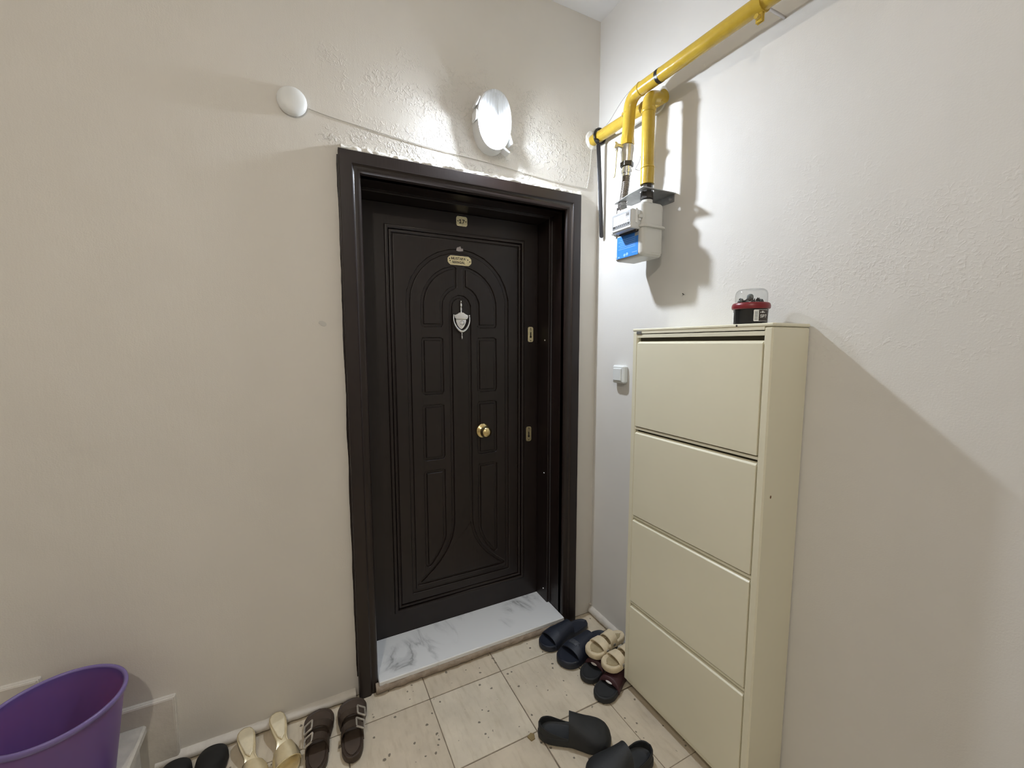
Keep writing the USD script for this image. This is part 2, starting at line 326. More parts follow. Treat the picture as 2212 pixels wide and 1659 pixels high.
# ------------------------------------------------------------------ the setting
ZC, X0, Y0 = 2.898, -3.15, -2.2
XL, XR, ZT = -1.160, -.1115, 2.10                 # casing outer edges
IL, IR, IT = -1.085, -.190, 2.027                 # casing inner edges
wall = sbox(X0, 0, 0, ZC).difference(sbox(IL - .03, -.1, IR + .03, IT + .03))
obj('wall_back', face_y(prism(wall, -.26, 0), 0), M_back, kind='structure', label='beige painted plaster wall around the brown door', smooth=False)
obj('wall_right', cbox((0, Y0, 0), (.15, .26, ZC)), M_right, kind='structure', label='off-white plaster wall behind the shoe cabinet', smooth=False)
obj('wall_left', cbox((X0 - .15, Y0, 0), (X0, .26, ZC)), M_plain, kind='structure', label='plain wall beyond the stairs', smooth=False)
obj('wall_rear', cbox((X0 - .15, Y0 - .15, 0), (.15, Y0, ZC)), M_plain, kind='structure', label='plain wall behind the viewer', smooth=False)
obj('ceiling', cbox((X0 - .15, Y0 - .15, ZC), (.15, .26, ZC + .12)), M_ceil, kind='structure', label='white ceiling', smooth=False)
rng = np.random.default_rng(7)
fl = thing('floor', 'cream speckled square floor tiles with thin dirty joints', 'floor', (-.6, -.6, 0), kind='structure')
obj('grout_bed', cbox((X0 - .15, Y0 - .15, -.06), (.15, .26, -.0025)), M_grout, fl, smooth=False)
XA, YA, S = -.9086, -.1506, .3143
for i in range(-3, 3):
    for j in range(-7, 2):
        x0, x1 = XA + i * S, XA + (i + 1) * S; y0, y1 = YA + (j - 1) * S, YA + j * S
        x0, x1 = max(x0, -1.84), min(x1, 0); y0, y1 = max(y0, Y0), min(y1, .0)
        if x1 - x0 < .02 or y1 - y0 < .02: continue
        g = .0021; jx, jy = rng.uniform(-.0012, .0012, 2); dz = rng.uniform(-.0006, 0)
        obj('tile', cbox((x0 + g + jx, y0 + g + jy, -.012), (x1 - g + jx, y1 - g + jy, dz), .0012), M_tiles[int(rng.integers(3))], fl, smooth=False)

def wobble_strip(p0, p1, prof, amp, seed, n=120):
    """lumpy bead: closed profile (a, b) swept from p0 to p1; a along 'up' b along 'out'"""
    p0, p1 = np.array(p0[0], float), np.array(p1, float)
    return p0, p1
def bead(p0, p1, up, out, w, h, amp, seed, n=160, m=9):
    p0, p1, up, out = (np.array(a, float) for a in (p0, p1, up, out)); A = np.zeros((n, m, 3)); B = np.zeros((n, m, 3))
    for i, s in enumerate(np.linspace(0, 1, n)):
        c = p0 + (p1 - p0) * s
        for j, th in enumerate(np.linspace(0, np.pi, m)):
            k = meshkit.fbm(np.array([s * np.linalg.norm(p1 - p0) * 55, j * .7, seed * 3.1]), 3, seed)
            rr = 1 + amp * (k - .5) * 2
            A[i, j] = c + up * (w * .5 - w * .5 * math.cos(th) * rr) + out * max(h * math.sin(th) * rr, 0)
            B[i, j] = c + up * (w * .5 - w * .5 * math.cos(th) * rr) - out * .004
    return grid_shell(A, B)
bb = thing('baseboard_back', 'low rough skirting along the foot of the beige wall, stepping up beside the stairs', 'skirting', (-1.5, 0, 0), kind='structure')
obj('skirting', bead((-1.80, 0, 0), (-1.172, 0, 0), (0, 0, 1), (0, -1, 0), .034, .026, .12, 3, m=7), M_base, bb)
for (xa, xb, z0, z1) in ((-2.03, -1.735, .0, .243), (-2.33, -2.045, .0, .425), (-2.63, -2.34, .0, .60), (-3.14, -2.64, .0, .78)):
    obj('step_skirting', face_y(prism(rrect(xa - .03, z0, xb, z1, .004), -.003, .018, top=.006), 0), M_base, bb, smooth=40)
br = thing('baseboard_right', 'low skirting at the foot of the white wall beside the door', 'skirting', (0, -.3, 0), kind='structure')
obj('skirting', bead((0, -.45, 0), (0, -.012, 0), (0, 0, 1), (-1, 0, 0), .040, .022, .15, 5, m=7), M_base, br)
obj('skirting', bead((0, Y0, 0), (0, -.985, 0), (0, 0, 1), (-1, 0, 0), .040, .022, .15, 6, m=7), M_base, br)

st = thing('staircase', 'pale stone stairs climbing along the wall at far left, under the bucket', 'stairs', (-2.2, -.6, 0), kind='structure')
for k in range(4):
    xr = -1.835 - .29 * k; z = .175 * (k + 1)
    obj('riser', cbox((X0, -1.32, z - .175), (xr, -.001, z - .031)), M_step, st, smooth=False)
    obj('tread', cbox((X0, -1.34, z - .031), (xr + .022, -.001, z), .006), M_step, st, smooth=False)

# door casing, frame, leaf
dr = thing('door_1', 'dark brown panelled apartment door with arched embossing, brass knob and chrome knocker', 'door', (-.636, 0, 0), kind='structure')
def frame_u(prof, y0=0.0):
    """mitred U-shaped frame: prof (u outward from the inner edge, w out of the wall)"""
    n = len(prof); V, F = [], []
    for k in range(4):
        for u, w in prof:
            x = IL - u if k < 2 else IR + u; z = 0.0 if k in (0, 3) else IT + u
            V.append([x, y0 - w, z])
    for k in range(3):
        for j in range(n):
            l = (j + 1) % n; a, b, c, d = k * n + j, k * n + l, (k + 1) * n + l, (k + 1) * n + j; F += [[a, b, c], [a, c, d]]
    for o in (0, 3 * n):
        for j in range(1, n - 1): F.append([o, o + j, o + j + 1])
    return fix(T(V, F))
prof = [(.075, -.02), (.075, .026), (.072, .030), (.036, .030), (.031, .0285), (.028, .024), (.024, .0215), (.016, .0225), (.010, .021), (.004, .017), (0, .010), (0, -.02)]
cs = obj('casing', frame_u(prof), M_case, dr, smooth=25)
jy = .105
obj('jamb', [cbox((IL - .03, -.001, 0), (IL, jy, IT + .03)), cbox((IR, -.001, 0), (IR + .03, jy, IT + .03)), cbox((IL, -.001, IT), (IR, jy, IT + .03))], M_case, dr, smooth=False)
fw = .016
obj('door_frame', [cbox((IL - .03, jy, 0), (IL + fw - .006, .25, IT + .03), .002), cbox((IR - fw, jy, 0), (IR + .03, .25, IT + .03), .002), cbox((IL + fw, jy, IT - .012), (IR - fw, .25, IT + .03), .002)], M_door, dr, smooth=False)
obj('door_seal', cbox((IR - .004, jy - .006, .05), (IR - .0005, jy + .001, IT - .02), .001), M_seal, dr, smooth=False)
for z in (1.432, .744, .11):
    obj('screw', lathe([(0, .0035), (.003, .003), (.0042, 0), (0, 0)], 12, 'x-', (IR - fw, jy + .035, z)), M_screw, dr, 'small bright screw in the door frame')

YD = .212
lx0, lx1, lz0, lz1 = IL + fw - .008, IR - fw - .001, .052, IT - .013
leafbox = sbox(lx0, lz0, lx1, lz1)
mx0, mx1, mz0, mz1 = -.970, -.288, .158, 1.926
def arch(xa, xb, z0, zspring, n=28):
    c = (xa + xb) / 2; r = (xb - xa) / 2
    return Polygon([(xa, z0), (xb, z0), *[(c + r * math.cos(t), zspring + r * math.sin(t)) for t in np.linspace(0, np.pi, n)]])
CX = -.6295
big = arch(-.878, -.381, .235, 1.598)
# band of side fields and central strip
inner = arch(-.811, -.448, .30, 1.588)
core = arch(-.721, -.538, .30, 1.588)
ring = inner.difference(core)
gap = sbox(CX - .023, 1.3, CX + .023, 2.0)
cuts = unary_union([sbox(-1, 1.437, 0, 1.498), sbox(-1, 1.125, 0, 1.185), sbox(-1, .812, 0, .874)])
def flare(side, off=0.0, n=26):
    s = -1 if side < 0 else 1; pts = []
    for t in np.linspace(0, 1, n):
        x = CX + s * (.0475 + off + (.185) * (t ** 1.9)); z = .57 - .30 * (t ** .8); pts.append((x, z))
    return pts
central = Polygon([(CX - .0475, 1.575), *[(CX - .0475 * math.cos(a), 1.585 + .05 * math.sin(a)) for a in np.linspace(.1, np.pi - .1, 12)], (CX + .0475, 1.575), *flare(1), *flare(-1)[::-1]]).buffer(0)
flz = Polygon([*flare(-1, .035), (-1, .27), (-1, -.1), (0, -.1), (0, .27), *flare(1, .035)[::-1]]).buffer(0)
sides = ring.difference(gap).difference(cuts).difference(flz)
def soft(p, r=.008): return p.buffer(-r).buffer(2 * r, quad_segs=4).buffer(-r)
fields = [q for p in polys(sides) for q in polys(soft(p)) if q.area > 5e-4]
fields.sort(key=lambda p: (-round(p.centroid.y, 1), p.centroid.x))
central = soft(central, .004)
hb, hv = .0055, .011                                         # bevel width / groove depth
plate_poly = big.buffer(-.010).difference(unary_union([f.buffer(.004) for f in fields] + [central.buffer(.004)])).buffer(-.001)
surround = sbox(mx0 + .034, mz0 + .034, mx1 - .034, mz1 - .034)
lf = obj('leaf', face_y(prism(leafbox.difference(sbox(mx0 + .004, mz0 + .004, mx1 - .004, mz1 - .004)), -.035, 0, top=.002), YD), M_door, dr, smooth=30)
obj('backing_panel', cbox((mx0, YD + .0065, mz0), (mx1, YD + .034, mz1)), M_door, lf, smooth=False)
G = .0065
for k in range(1):
    # stepped picture-frame moulding with mitres
    for pr_, z1_ in ((sbox(mx0, mz0, mx1, mz1).difference(sbox(mx0 + .016, mz0 + .016, mx1 - .016, mz1 - .016)), .0085), (sbox(mx0 + .018, mz0 + .018, mx1 - .018, mz1 - .018).difference(sbox(mx0 + .031, mz0 + .031, mx1 - .031, mz1 - .031)), .002)):
        obj('moulding', face_y(prism(pr_, -G, z1_, top=.0055, steps=3), YD), M_door, dr, smooth=40)
obj('panel_sheet', face_y(prism(surround.difference(big.buffer(.004)), -G, 0, top=hb, steps=3), YD), M_door, dr, smooth=40)
obj('arch_panel', face_y(prism(plate_poly, -G, 0, top=hb, steps=3), YD), M_door, dr, smooth=40)
for f in fields: obj('raised_panel', face_y(prism(f.buffer(-.006), -G, .001, top=hb, steps=3), YD), M_door, dr, smooth=40)
obj('centre_panel', face_y(prism(central.buffer(-.006), -G, .001, top=hb, steps=3), YD), M_door, dr, smooth=40)
def text(s, h, bold=False, depth=.0006):
    m = meshkit.text_mesh(s, h, depth, bold); b = m.bounds; m.apply_translation([-(b[0][0] + b[1][0]) / 2, -(b[0][1] + b[1][1]) / 2, 0]); return m
def oct_plate(w, h, c, r): return sbox(-w / 2, -h / 2, w / 2, h / 2).intersection(Point(0, 0).buffer(r, quad_segs=24)) if r else sbox(-w / 2, -h / 2, w / 2, h / 2)
def put(m, x, z, y, rot=0):
    m = m.copy()
    if rot: m.apply_transform(trimesh.transformations.rotation_matrix(rot, [0, 0, 1]))
    m.apply_translation([x, z, 0]); return face_y(m, y)
dot = lambda x, z, r=.0022, d=.0009: affinity.translate(Point(0, 0).buffer(r), x, z)
# number plate 17
px_, pz_ = -.617, 1.979; Yp = YD
pl = obj('number_plate', put(prism(oct_plate(.054, .044, 0, .0305), 0, .0025, top=.0008), px_, pz_, Yp), M_plate, dr, 'small gold plate numbered 17 near the top of the door')
obj('numeral', put(text('17', .017, True), px_, pz_ - .001, Yp - .0025), M_ink, pl)
obj('plate_star', [put(prism(Point(0, 0).buffer(.0032, quad_segs=1), 0, .0008), px_ + s * .0195, pz_, Yp - .0025) for s in (-1, 1)], M_ink, pl)
px_, pz_ = -.630, 1.800
nplate = sbox(-.058, -.0215, .058, .0215).intersection(affinity.scale(Point(0, 0).buffer(.060, quad_segs=24), 1, .52))
pl = obj('name_plate', put(prism(nplate, 0, .0025, top=.0008), px_, pz_, Yp), M_plate, dr, 'gold name plate with two engraved lines above the knocker')
obj('name_line', put(text('MUSTAFA', .0105, True), px_ - .006, pz_ + .0085, Yp - .0025), M_ink, pl)
obj('name_line', put(text('MANGAL', .0105, True), px_ - .004, pz_ - .0085, Yp - .0025), M_ink, pl)
obj('rivet', [put(prism(Point(0, 0).buffer(.0026), 0, .0009), px_ + a, pz_ + b, Yp - .0025) for a, b in ((-.049, .006), (-.047, -.003), (.040, .006), (.050, -.002))], M_ink, pl)
# chipped paint spot
ch = Polygon([(-.017, -.009), (-.004, -.011), (.006, -.010), (.017, -.008), (.016, .004), (.008, .002), (.003, .013), (-.004, .009), (-.012, .007), (-.016, 0)])
obj('paint_chip', put(prism(ch, 0, .0006), -.6285, 1.853, Yp), pm('bare_chip', (.42, .38, .38), .6), dr, 'pale chipped spot above the name plate')
# lock escutcheons
for (lx, lz, mm, lab) in ((-.2500, 1.462, M_plate, 'tall gold lock plate, upper of two'), (-.2595, .943, M_platedim, 'tarnished gold lock plate, lower of two')):
    e = obj('lock_plate', put(prism(rrect(-.0155, -.039, .0155, .039, .010), 0, .003, top=.001), lx, lz, Yp), mm, dr, lab)
    obj('keyhole', put(prism(unary_union([Point(0, -.012).buffer(.0055), sbox(-.003, -.012, .003, .010)]), 0, .0012), lx, lz, Yp - .003), M_ink, e)
    obj('lock_mark', put(text('o-o', .008, True), lx, lz + .017, Yp - .003, -np.pi / 2), M_ink, e)
    obj('rivet', [put(prism(Point(0, 0).buffer(.0025), 0, .0012), lx, lz + s * .031, Yp - .003) for s in (-1, 1)], M_ink, e)
# knocker
kx, kz = -.6285, 1.541
kn = obj('door_knocker', put(prism(Polygon([(-.034, .008), (-.034, -.004), (-.028, -.012), (.028, -.012), (.034, -.004), (.034, .008), (.020, .014), (.010, .021), (-.010, .021), (-.020, .014)]), 0, .014, top=.004), kx, kz, Yp), M_chrome, dr, 'silver chrome door knocker with a swinging ring')
sh = Polygon([(-.026, -.012), (.026, -.012), (.026, -.022), (.020, -.040), (.010, -.053), (0, -.060), (-.010, -.053), (-.020, -.040), (-.026, -.022)])
obj('shield', put(prism(sh, 0, .009, top=.004), kx, kz, Yp), M_chrome, kn)
obj('peephole', lathe([(0, .004), (.006, .004), (.009, .0025), (.011, 0), (0, 0)], 20, 'y-', (kx + .004, Yp - .009, kz - .028)), M_chrome, kn)
obj('spire', lathe([(0, .057), (.003, .0565), (.0045, .052), (.002, .048), (.004, .045), (.0065, .036), (.005, .030), (.003, .027), (.005, .022), (.0055, .016), (.004, .010), (.006, 0), (0, 0)], 16, 'z', (kx, Yp - .008, kz + .018)), M_chrome, kn)
arc = [(-.039, .004), (-.040, -.012), (-.036, -.032), (-.024, -.054), (-.010, -.066), (0, -.069), (.010, -.066), (.024, -.054), (.036, -.032), (.040, -.012), (.039, .004)]
obj('ring', tube(spline([(kx + a, Yp - .014 - .006 * math.sin(i / 10 * np.pi), kz + b) for i, (a, b) in enumerate(arc)], 50), np.interp(np.linspace(0, 1, 50), [0, .1, .5, .9, 1], [.003, .0032, .0068, .0032, .003]), 12), M_chrome, kn)
obj('ring_end', [trimesh.creation.icosphere(2, .0052).apply_translation([kx + s * .039, Yp - .014, kz + .006]) for s in (-1, 1)], M_chrome, kn)
obj('drop', lathe([(0, 0), (.0035, -.001), (.004, -.010), (.0022, -.018), (.0045, -.026), (.0035, -.034), (.001, -.037), (0, -.0375)], 16, 'z', (kx, Yp - .016, kz - .068)), M_chrome, kn)
obj('drip_mark', put(prism(Polygon([(-.002, 0), (.002, 0), (.001, -.030), (-.001, -.030)]), 0, .0003), kx, kz - .106, Yp), M_case, kn)
# knob
kb = obj('door_knob', lathe([(0, .001), (.035, .001), (.036, .004), (.034, .008), (.029, .010), (.025, .013), (.020, .015), (.016, .019), (.0155, .026), (.019, .030), (.026, .033), (.0285, .037), (.0275, .040), (.0265, .041), (.0270, .044), (.0255, .052), (.020, .059), (.011, .0635), (0, .0645)], 48, 'y-', (-.520, Yp, .986)), M_brass, dr, 'round polished brass door knob', smooth=45)
# ragged paint on the wall along the casing, and the plaster bead over the head
rg = np.random.default_rng(3)
def ragged(x, z0, z1, w, sgn, seed):
    r = np.random.default_rng(seed); zz = np.linspace(z0, z1, 110); e = w * (.35 + .65 * np.convolve(r.random(130), np.ones(6) / 6, 'same')[:110])
    return Polygon([(x, z0), *[(x + sgn * a, z) for a, z in zip(e, zz)], (x, z1)])
obj('paint_edge', face_y(prism(ragged(XL + .002, .08, 2.088, .011, -1, 2), -.001, .0012), 0), M_case, dr, 'uneven brown paint line on the wall beside the casing', smooth=False)
obj('paint_edge', face_y(prism(ragged(XR - .002, .02, 2.09, .005, 1, 4), -.001, .0012), 0), M_case, dr, smooth=False)
obj('trim_1', bead((-1.150, 0, 2.094), (-.108, 0, 2.094), (0, 0, 1), (0, -1, 0), .028, .018, .55, 11, n=260, m=11), M_plaster, kind='structure', label='ragged bead of bare plaster over the door casing', cat='trim')
obj('trim_2', [bead((-.008, -.002, .02), (-.008, -.002, .05), (1, 0, 0), (0, -1, 0), .01, .006, .3, 12, n=12, m=7)], M_base, kind='structure', label='little lump of plaster at the foot of the corner', cat='trim')

th = thing('door_threshold', 'white marble doorstep slab with grey veins in front of the brown door', 'threshold', (-.64, .09, 0))
obj('marble_slab', cbox((IL + .0005, -.038, .031), (IR - .0005, .216, .0505), .003), M_marble, th, smooth=False)
obj('cement_edge', bead((IL - .012, -.024, .0), (IR + .004, -.024, .0), (0, 0, 1), (0, -1, 0), .037, .022, .30, 21, n=120, m=7), M_cement, th, 'crumbling tan cement under the slab edge')

# ------------------------------------------------------------------ wall and ceiling lamps
def oval_loft(levels, cx, cz, cap0=True, n=48):
    V, F = [], []; ang = np.arange(n) * 2 * np.pi / n
    for (w, h, y) in levels: V += [[cx + w / 2 * np.sign(math.cos(a)) * abs(math.cos(a)) ** .9, -y, cz + h / 2 * np.sign(math.sin(a)) * abs(math.sin(a)) ** .9] for a in ang]
    for i in range(len(levels) - 1):
        for j in range(n):
            k = (j + 1) % n; a, b, c, d = i * n + j, i * n + k, (i + 1) * n + k, (i + 1) * n + j; F += [[a, b, c], [a, c, d]]
    V.append([cx, -levels[-1][2], cz]); V.append([cx, -levels[0][2], cz])
    for j in range(n):
        k = (j + 1) % n; o = (len(levels) - 1) * n; F.append([o + j, o + k, len(V) - 2])
        if cap0: F.append([k, j, len(V) - 1])
    return fix(T(V, F))
def bulkhead(label, loc, rz, bulb):
    """oval bulkhead lamp: local frame, back at y = 0, front towards -y"""
    wl = thing('wall_lamp', label, 'lamp', loc, rz)
    obj('base', oval_loft([(.150, .232, -.002), (.152, .234, .010), (.149, .231, .050), (.143, .225, .056)], 0, 0), M_lampbase, wl, 'white plastic back of the lamp', local=True)
    obj('diffuser', oval_loft([(.130, .212, .0565), (.134, .218, .063), (.133, .216, .074), (.124, .206, .082), (.100, .176, .093), (.06, .11, .099), (.02, .03, .100)], 0, 0, cap0=False), M_glass, wl, 'ribbed clear glass cover', local=True)
    for (cx, cz, rot) in ((-.071, .060, .42), (-.079, .006, .05), (.052, -.104, -1.0), (.074, -.058, -.35)):
        m = cbox((-.004, -.058, -.019), (.004, -.016, .019), .0025); m.apply_transform(trimesh.transformations.rotation_matrix(rot, [0, 1, 0])); m.apply_translation([cx, 0, cz])
        obj('clip', m, M_white, wl, local=True)
    obj('socket', lathe([(0, .080), (.012, .080), (.014, .076), (.014, .030), (.024, .004), (.031, -.012), (.032, -.020), (0, -.020)], 24, 'z', (0, -.064, 0)), M_lampbase, wl, local=True)
    obj('bulb', lathe([(0, -.0205), (.0320, -.0205), (.0315, -.026), (.0265, -.0355), (.018, -.041), (.009, -.0432), (0, -.044)], 28, 'z', (0, -.064, 0)), bulb, wl, 'glowing bulb pointing down', local=True)
    return wl
bulkhead('lit white oval bulkhead lamp on the wall over the brown door', (-.569, 0, 2.313), 0, M_bulbA)
bulkhead('oval bulkhead lamp on the landing wall behind the viewer, outside the picture', (-1.80, -2.2, 2.66), 180, M_bulbB)

# ------------------------------------------------------------------ things on the back wall
jc = thing('junction_cover', 'round white blank cover on the wall left of the lamp', 'cover', (-1.297, 0, 2.228))
obj('cover_disc', lathe([(0, .027), (.018, .0265), (.033, .024), (.042, .019), (.0455, .013), (.046, .008), (.0455, .003), (0, .003)], 48, 'y-', (-1.297, -.001, 2.228)), M_white, jc)
obj('ring', lathe([(0, .004), (.041, .004), (.041, -.001), (0, -.001)], 40, 'y-', (-1.297, 0, 2.228)), M_lampbase, jc)
cbl = [(-1.248, -.0025, 2.2205), (-1.169, -.003, 2.208), (-1.108, -.0028, 2.202), (-.995, -.003, 2.191), (-.874, -.003, 2.181), (-.686, -.003, 2.172), (-.562, -.003, 2.167), (-.29, -.003, 2.150), (-.139, -.003, 2.145), (-.068, -.003, 2.145)]
tc = thing('bell_cable', 'thin painted cable running from the round cover over the door to the corner', 'cable', (-.6, 0, 2.17))
obj('cable', tube(spline(cbl, 120), .0015, 8), M_cable, tc)
obj('cable', tube(spline([(-.068, -.003, 2.146), (-.0655, -.003, 2.155), (-.057, -.003, 2.195), (-.048, -.003, 2.27), (-.041, -.003, 2.352)], 40), .0020, 8), M_cable, tc)
an = thing('wall_anchor', 'grey bolt end in a white plaster daub at the corner end of the gas pipe', 'bolt', (-.035, 0, 2.39))
obj('bolt', [lathe([(0, .022), (.007, .022), (.009, .019), (.009, .004), (.0075, 0), (0, 0)], 6, 'y-', (-.034, -.006, 2.405)), lathe([(0, .034), (.004, .034), (.004, .02), (0, .02)], 12, 'y-', (-.034, -.006, 2.405))], M_valve, an, smooth=20)
pd = trimesh.creation.icosphere(4, 1.0); pv = pd.vertices * (1 + .25 * (meshkit.fbm(pd.vertices * 3, 4, 8)[:, None] - .5)); pd = T(pv * [.036, .014, .042] + [-.040, -.001, 2.368], pd.faces)
obj('plaster_daub', pd, M_plaster, an)

# ------------------------------------------------------------------ gas pipes on the right wall
R = .0235
gp = thing('gas_pipe', 'yellow gas pipe coming along the right wall and turning down to the shut-off valve', 'pipe', (-.11, -.9, 2.36))
mainp = bend([(-.112, -2.19, 2.325), (-.112, -.335, 2.378), (-.112, -.3245, 2.205)], .055, 12)
obj('pipe', tube(mainp, R, 24), M_yellow, gp)
def collar(c, d, r, w, mm, parent, name='weld_ring', lab=None):
    d = np.array(d, float) / np.linalg.norm(d); c = np.array(c, float)
    ts = np.linspace(-1, 1, 7); return obj(name, tube([c + d * t * w for t in ts], [r + .0026 * math.sqrt(max(0, 1 - t * t)) for t in ts], 24), mm, parent, lab)
dm = mainp[1] - mainp[0]; dm = dm / np.linalg.norm(dm)
on_main = lambda y: np.array([-.112, y, 2.378 + (y + .335) * (2.378 - 2.325) / (2.19 - .335)])
collar(on_main(-.393), dm, R - .0005, .004, M_yellow, gp); collar((-.112, -.3245, 2.318), (0, 0, 1), R - .0005, .004, M_yellow, gp)
obj('tape_band', tube([on_main(-.478), on_main(-.492)], R + .0008, 24), M_tape, gp, 'narrow black band around the yellow pipe')
obj('threaded_end', tube([(-.112, -.3245, 2.235), (-.112, -.3245, 2.200)], [R + .001, R + .003], 8), M_yellow, gp)
c0 = on_main(-.855)
pc = thing('pipe_clamp', 'yellow pipe clamp with a bolt, holding the upper gas pipe off the wall', 'clamp', tuple(c0))
obj('ring', tube([c0 - dm * .012, c0 - dm * .0119, c0 + dm * .0119, c0 + dm * .012], [R, R + .004, R + .004, R], 28), M_yellow, pc)
obj('lug', [cbox(c0 + [-.006, -.010, -.050], c0 + [-.001, .010, -.022], .0015), cbox(c0 + [.001, -.010, -.050], c0 + [.006, .010, -.022], .0015), lathe([(0, .014), (.007, .014), (.0075, .008), (.0075, 0), (0, 0)], 6, 'x-', tuple(c0 + [-.004, 0, -.038]))], M_yellow, pc, smooth=20)
obj('rod', tube([c0 + [.024, 0, 0], [-.0, c0[1], c0[2]]], .0045, 12), M_screw, pc)
gl = thing('gas_outlet_pipe', 'yellow gas pipe rising from the meter and running along the wall into the corner', 'pipe', (-.08, -.3, 2.3))
NX, NY = -.113, -.440
outp = bend([(NX, NY, 2.012), (NX, NY + .004, 2.3245), (-.047, NY + .030, 2.3455), (-.0435, -.36, 2.352), (-.042, .02, 2.364)], .030, 10)
riser_pts = bend([(NX, NY, 2.012), (NX, NY + .004, 2.3245), (-.047, NY + .018, 2.3455), (-.040, NY + .018, 2.3465)], .034, 10)
obj('pipe', tube(riser_pts, R, 24), M_yellow, gl)
obj('pipe', tube(spline([(-.042, NY - .004, 2.344), (-.042, -.20, 2.355), (-.042, .02, 2.364)], 20), R, 24), M_yellow, gl)
collar((NX, NY + .003, 2.277), (0, 0, 1), R + .001, .008, M_yellow, gl); collar((NX, NY, 2.072), (0, 0, 1), R, .004, M_yellow, gl)
obj('sleeve', tube([(NX, NY, 2.068), (NX, NY, 2.012)], R + .0018, 24), M_yellow, gl)
collar((-.042, -.345, 2.348), (0, 1, .06), R + .001, .012, M_yellow, gl)
obj('union_nut', tube([(NX, NY, 2.014), (NX, NY, 1.958)], [.020, .024], 8), M_darksteel, gl, 'dark threaded union under the yellow pipe')
obj('wall_rosette', lathe([(0, .010), (.030, .010), (.046, .006), (.048, 0), (0, 0)], 40, 'x-', (0, -.372, 2.372)), M_white, gl, 'white disc on the wall behind the pipe elbow')
pst = tube([(-.030, -.16, 2.340), (-.030, -.25, 2.336), (-.030, -.33, 2.330)], [.010, .019, .014], 14); obj('plaster_bed', pst, M_plaster, gl)
vx, vy = -.112, -.3245
gv = thing('gas_valve', 'nickel ball valve with a flat yellow lever under the far yellow pipe', 'valve', (vx, vy, 2.17))
obj('body', [tube([(vx, vy, 2.222), (vx, vy, 2.2), (vx, vy, 2.196), (vx, vy, 2.175), (vx, vy, 2.165), (vx, vy, 2.135), (vx, vy, 2.128)], [.021, .0225, .026, .027, .024, .022, .022], 16)], M_valve, gv)
obj('hex_collar', tube([(vx, vy, 2.134), (vx, vy, 2.118)], .0265, 6), M_darksteel, gv, smooth=20)
obj('stem', tube([(vx - .018, vy, 2.190), (vx - .050, vy + .006, 2.193)], .0075, 12), M_valve, gv)
obj('stem_nut', tube([(vx - .050, vy + .006, 2.193), (vx - .060, vy + .008, 2.193)], .0115, 6), M_valve, gv, smooth=20)
lev = prism(rrect(-.0095, -.105, .0095, .0, .008), 0, .004, top=.0012, bot=.0012)
lev = face_x(lev, 0); lev.apply_transform(trimesh.transformations.rotation_matrix(.10, [1, 0, 0])); lev.apply_translation([vx - .046, vy + .012, 2.180])
hv_ = obj('lever', lev, pm('lever_yellow', (.66, .60, .26), .4), gv, 'pale yellow hanging lever')
obj('lever_shank', tube([(vx - .048, vy + .006, 2.195), (vx - .046, vy + .010, 2.172)], .006, 10), M_valve, gv)
gh = thing('gas_hose', 'corrugated steel hose between the valve and the meter', 'hose', (vx, vy, 2.05))
hp = spline([(vx, vy, 2.1165), (vx, vy + .0005, 2.09), (vx, vy + .006, 2.04), (vx, vy + .016, 1.99), (vx, vy + .020, 1.955)], 150)
obj('corrugated_tube', tube(hp, .0148 + .0019 * np.sin(np.arange(150) * 2 * np.pi / 5.0), 18), M_steel, gh, smooth=60)
obj('ferrule', tube([hp[0], hp[10], hp[11], hp[22], hp[23], hp[32]], [.019, .019, .0215, .0215, .0185, .0185], 18), M_chrome, gh)
obj('union_nut', tube([hp[-1] + [0, 0, .028], hp[-1] + [0, 0, .010], hp[-1] + [0, 0, .009], hp[-1] + [0, 0, -.014]], [.018, .018, .0225, .0225], 6), M_chrome, gh, smooth=20)

mb = thing('meter_bracket', 'thin grey metal bracket plate above the gas meter', 'bracket', (-.08, -.38, 1.99))
pl_ = Polygon([(-.002, -.478), (-.165, -.474), (-.158, -.40), (-.128, -.275), (-.10, -.285), (-.002, -.300)]).difference(Point(NX, NY).buffer(.0262)).difference(Point(vx, vy + .015).buffer(.0178))
obj('plate', prism(pl_, 1.985, 1.988), M_zinc, mb, smooth=20)
obj('wall_flange', cbox((-.004, -.470, 1.958), (-.0005, -.300, 1.9875)), M_zinc, mb, smooth=False)
for y in (-.455, -.32): obj('bolt', lathe([(0, .006), (.005, .006), (.006, .002), (.006, 0), (0, 0)], 6, 'x-', (-.004, y, 1.970)), M_screw, mb, smooth=20)

gm = thing('gas_meter', 'pale grey gas meter with a small register window and a bright blue label', 'gas meter', (-.09, -.385, 1.745))
plan = sbox(-.133, -.445, -.062, -.325).buffer(.02, quad_segs=5)                 # (x, y) plan of the case
obj('lower_case', prism(plan, 1.744, 1.858, bot=.016, steps=3), M_meter, gm, smooth=45)
obj('upper_case', prism(plan, 1.858, 1.945, top=.016, steps=3), M_meter, gm, smooth=45)
obj('seam_flange', prism(plan.buffer(.010), 1.849, 1.8575, top=.002, bot=.002), M_meter, gm, smooth=30)
obj('seam_tab', cbox((-.168, -.319, 1.850), (-.150, -.305, 1.856), .002), M_meter, gm)
for y in (vy + .020, NY): obj('port', tube([(vx, y, 1.940), (vx, y, 1.953)], .021, 20), M_meter, gm)
xi = -.197
rg_ = obj('register_box', cbox((xi, -.452, 1.843), (-.150, -.343, 1.913), .004), pm('register_white', (.66, .67, .66), .4), gm, 'white register housing')
fx = lambda p, t=.0008: face_x(prism(p, 0, t), xi)
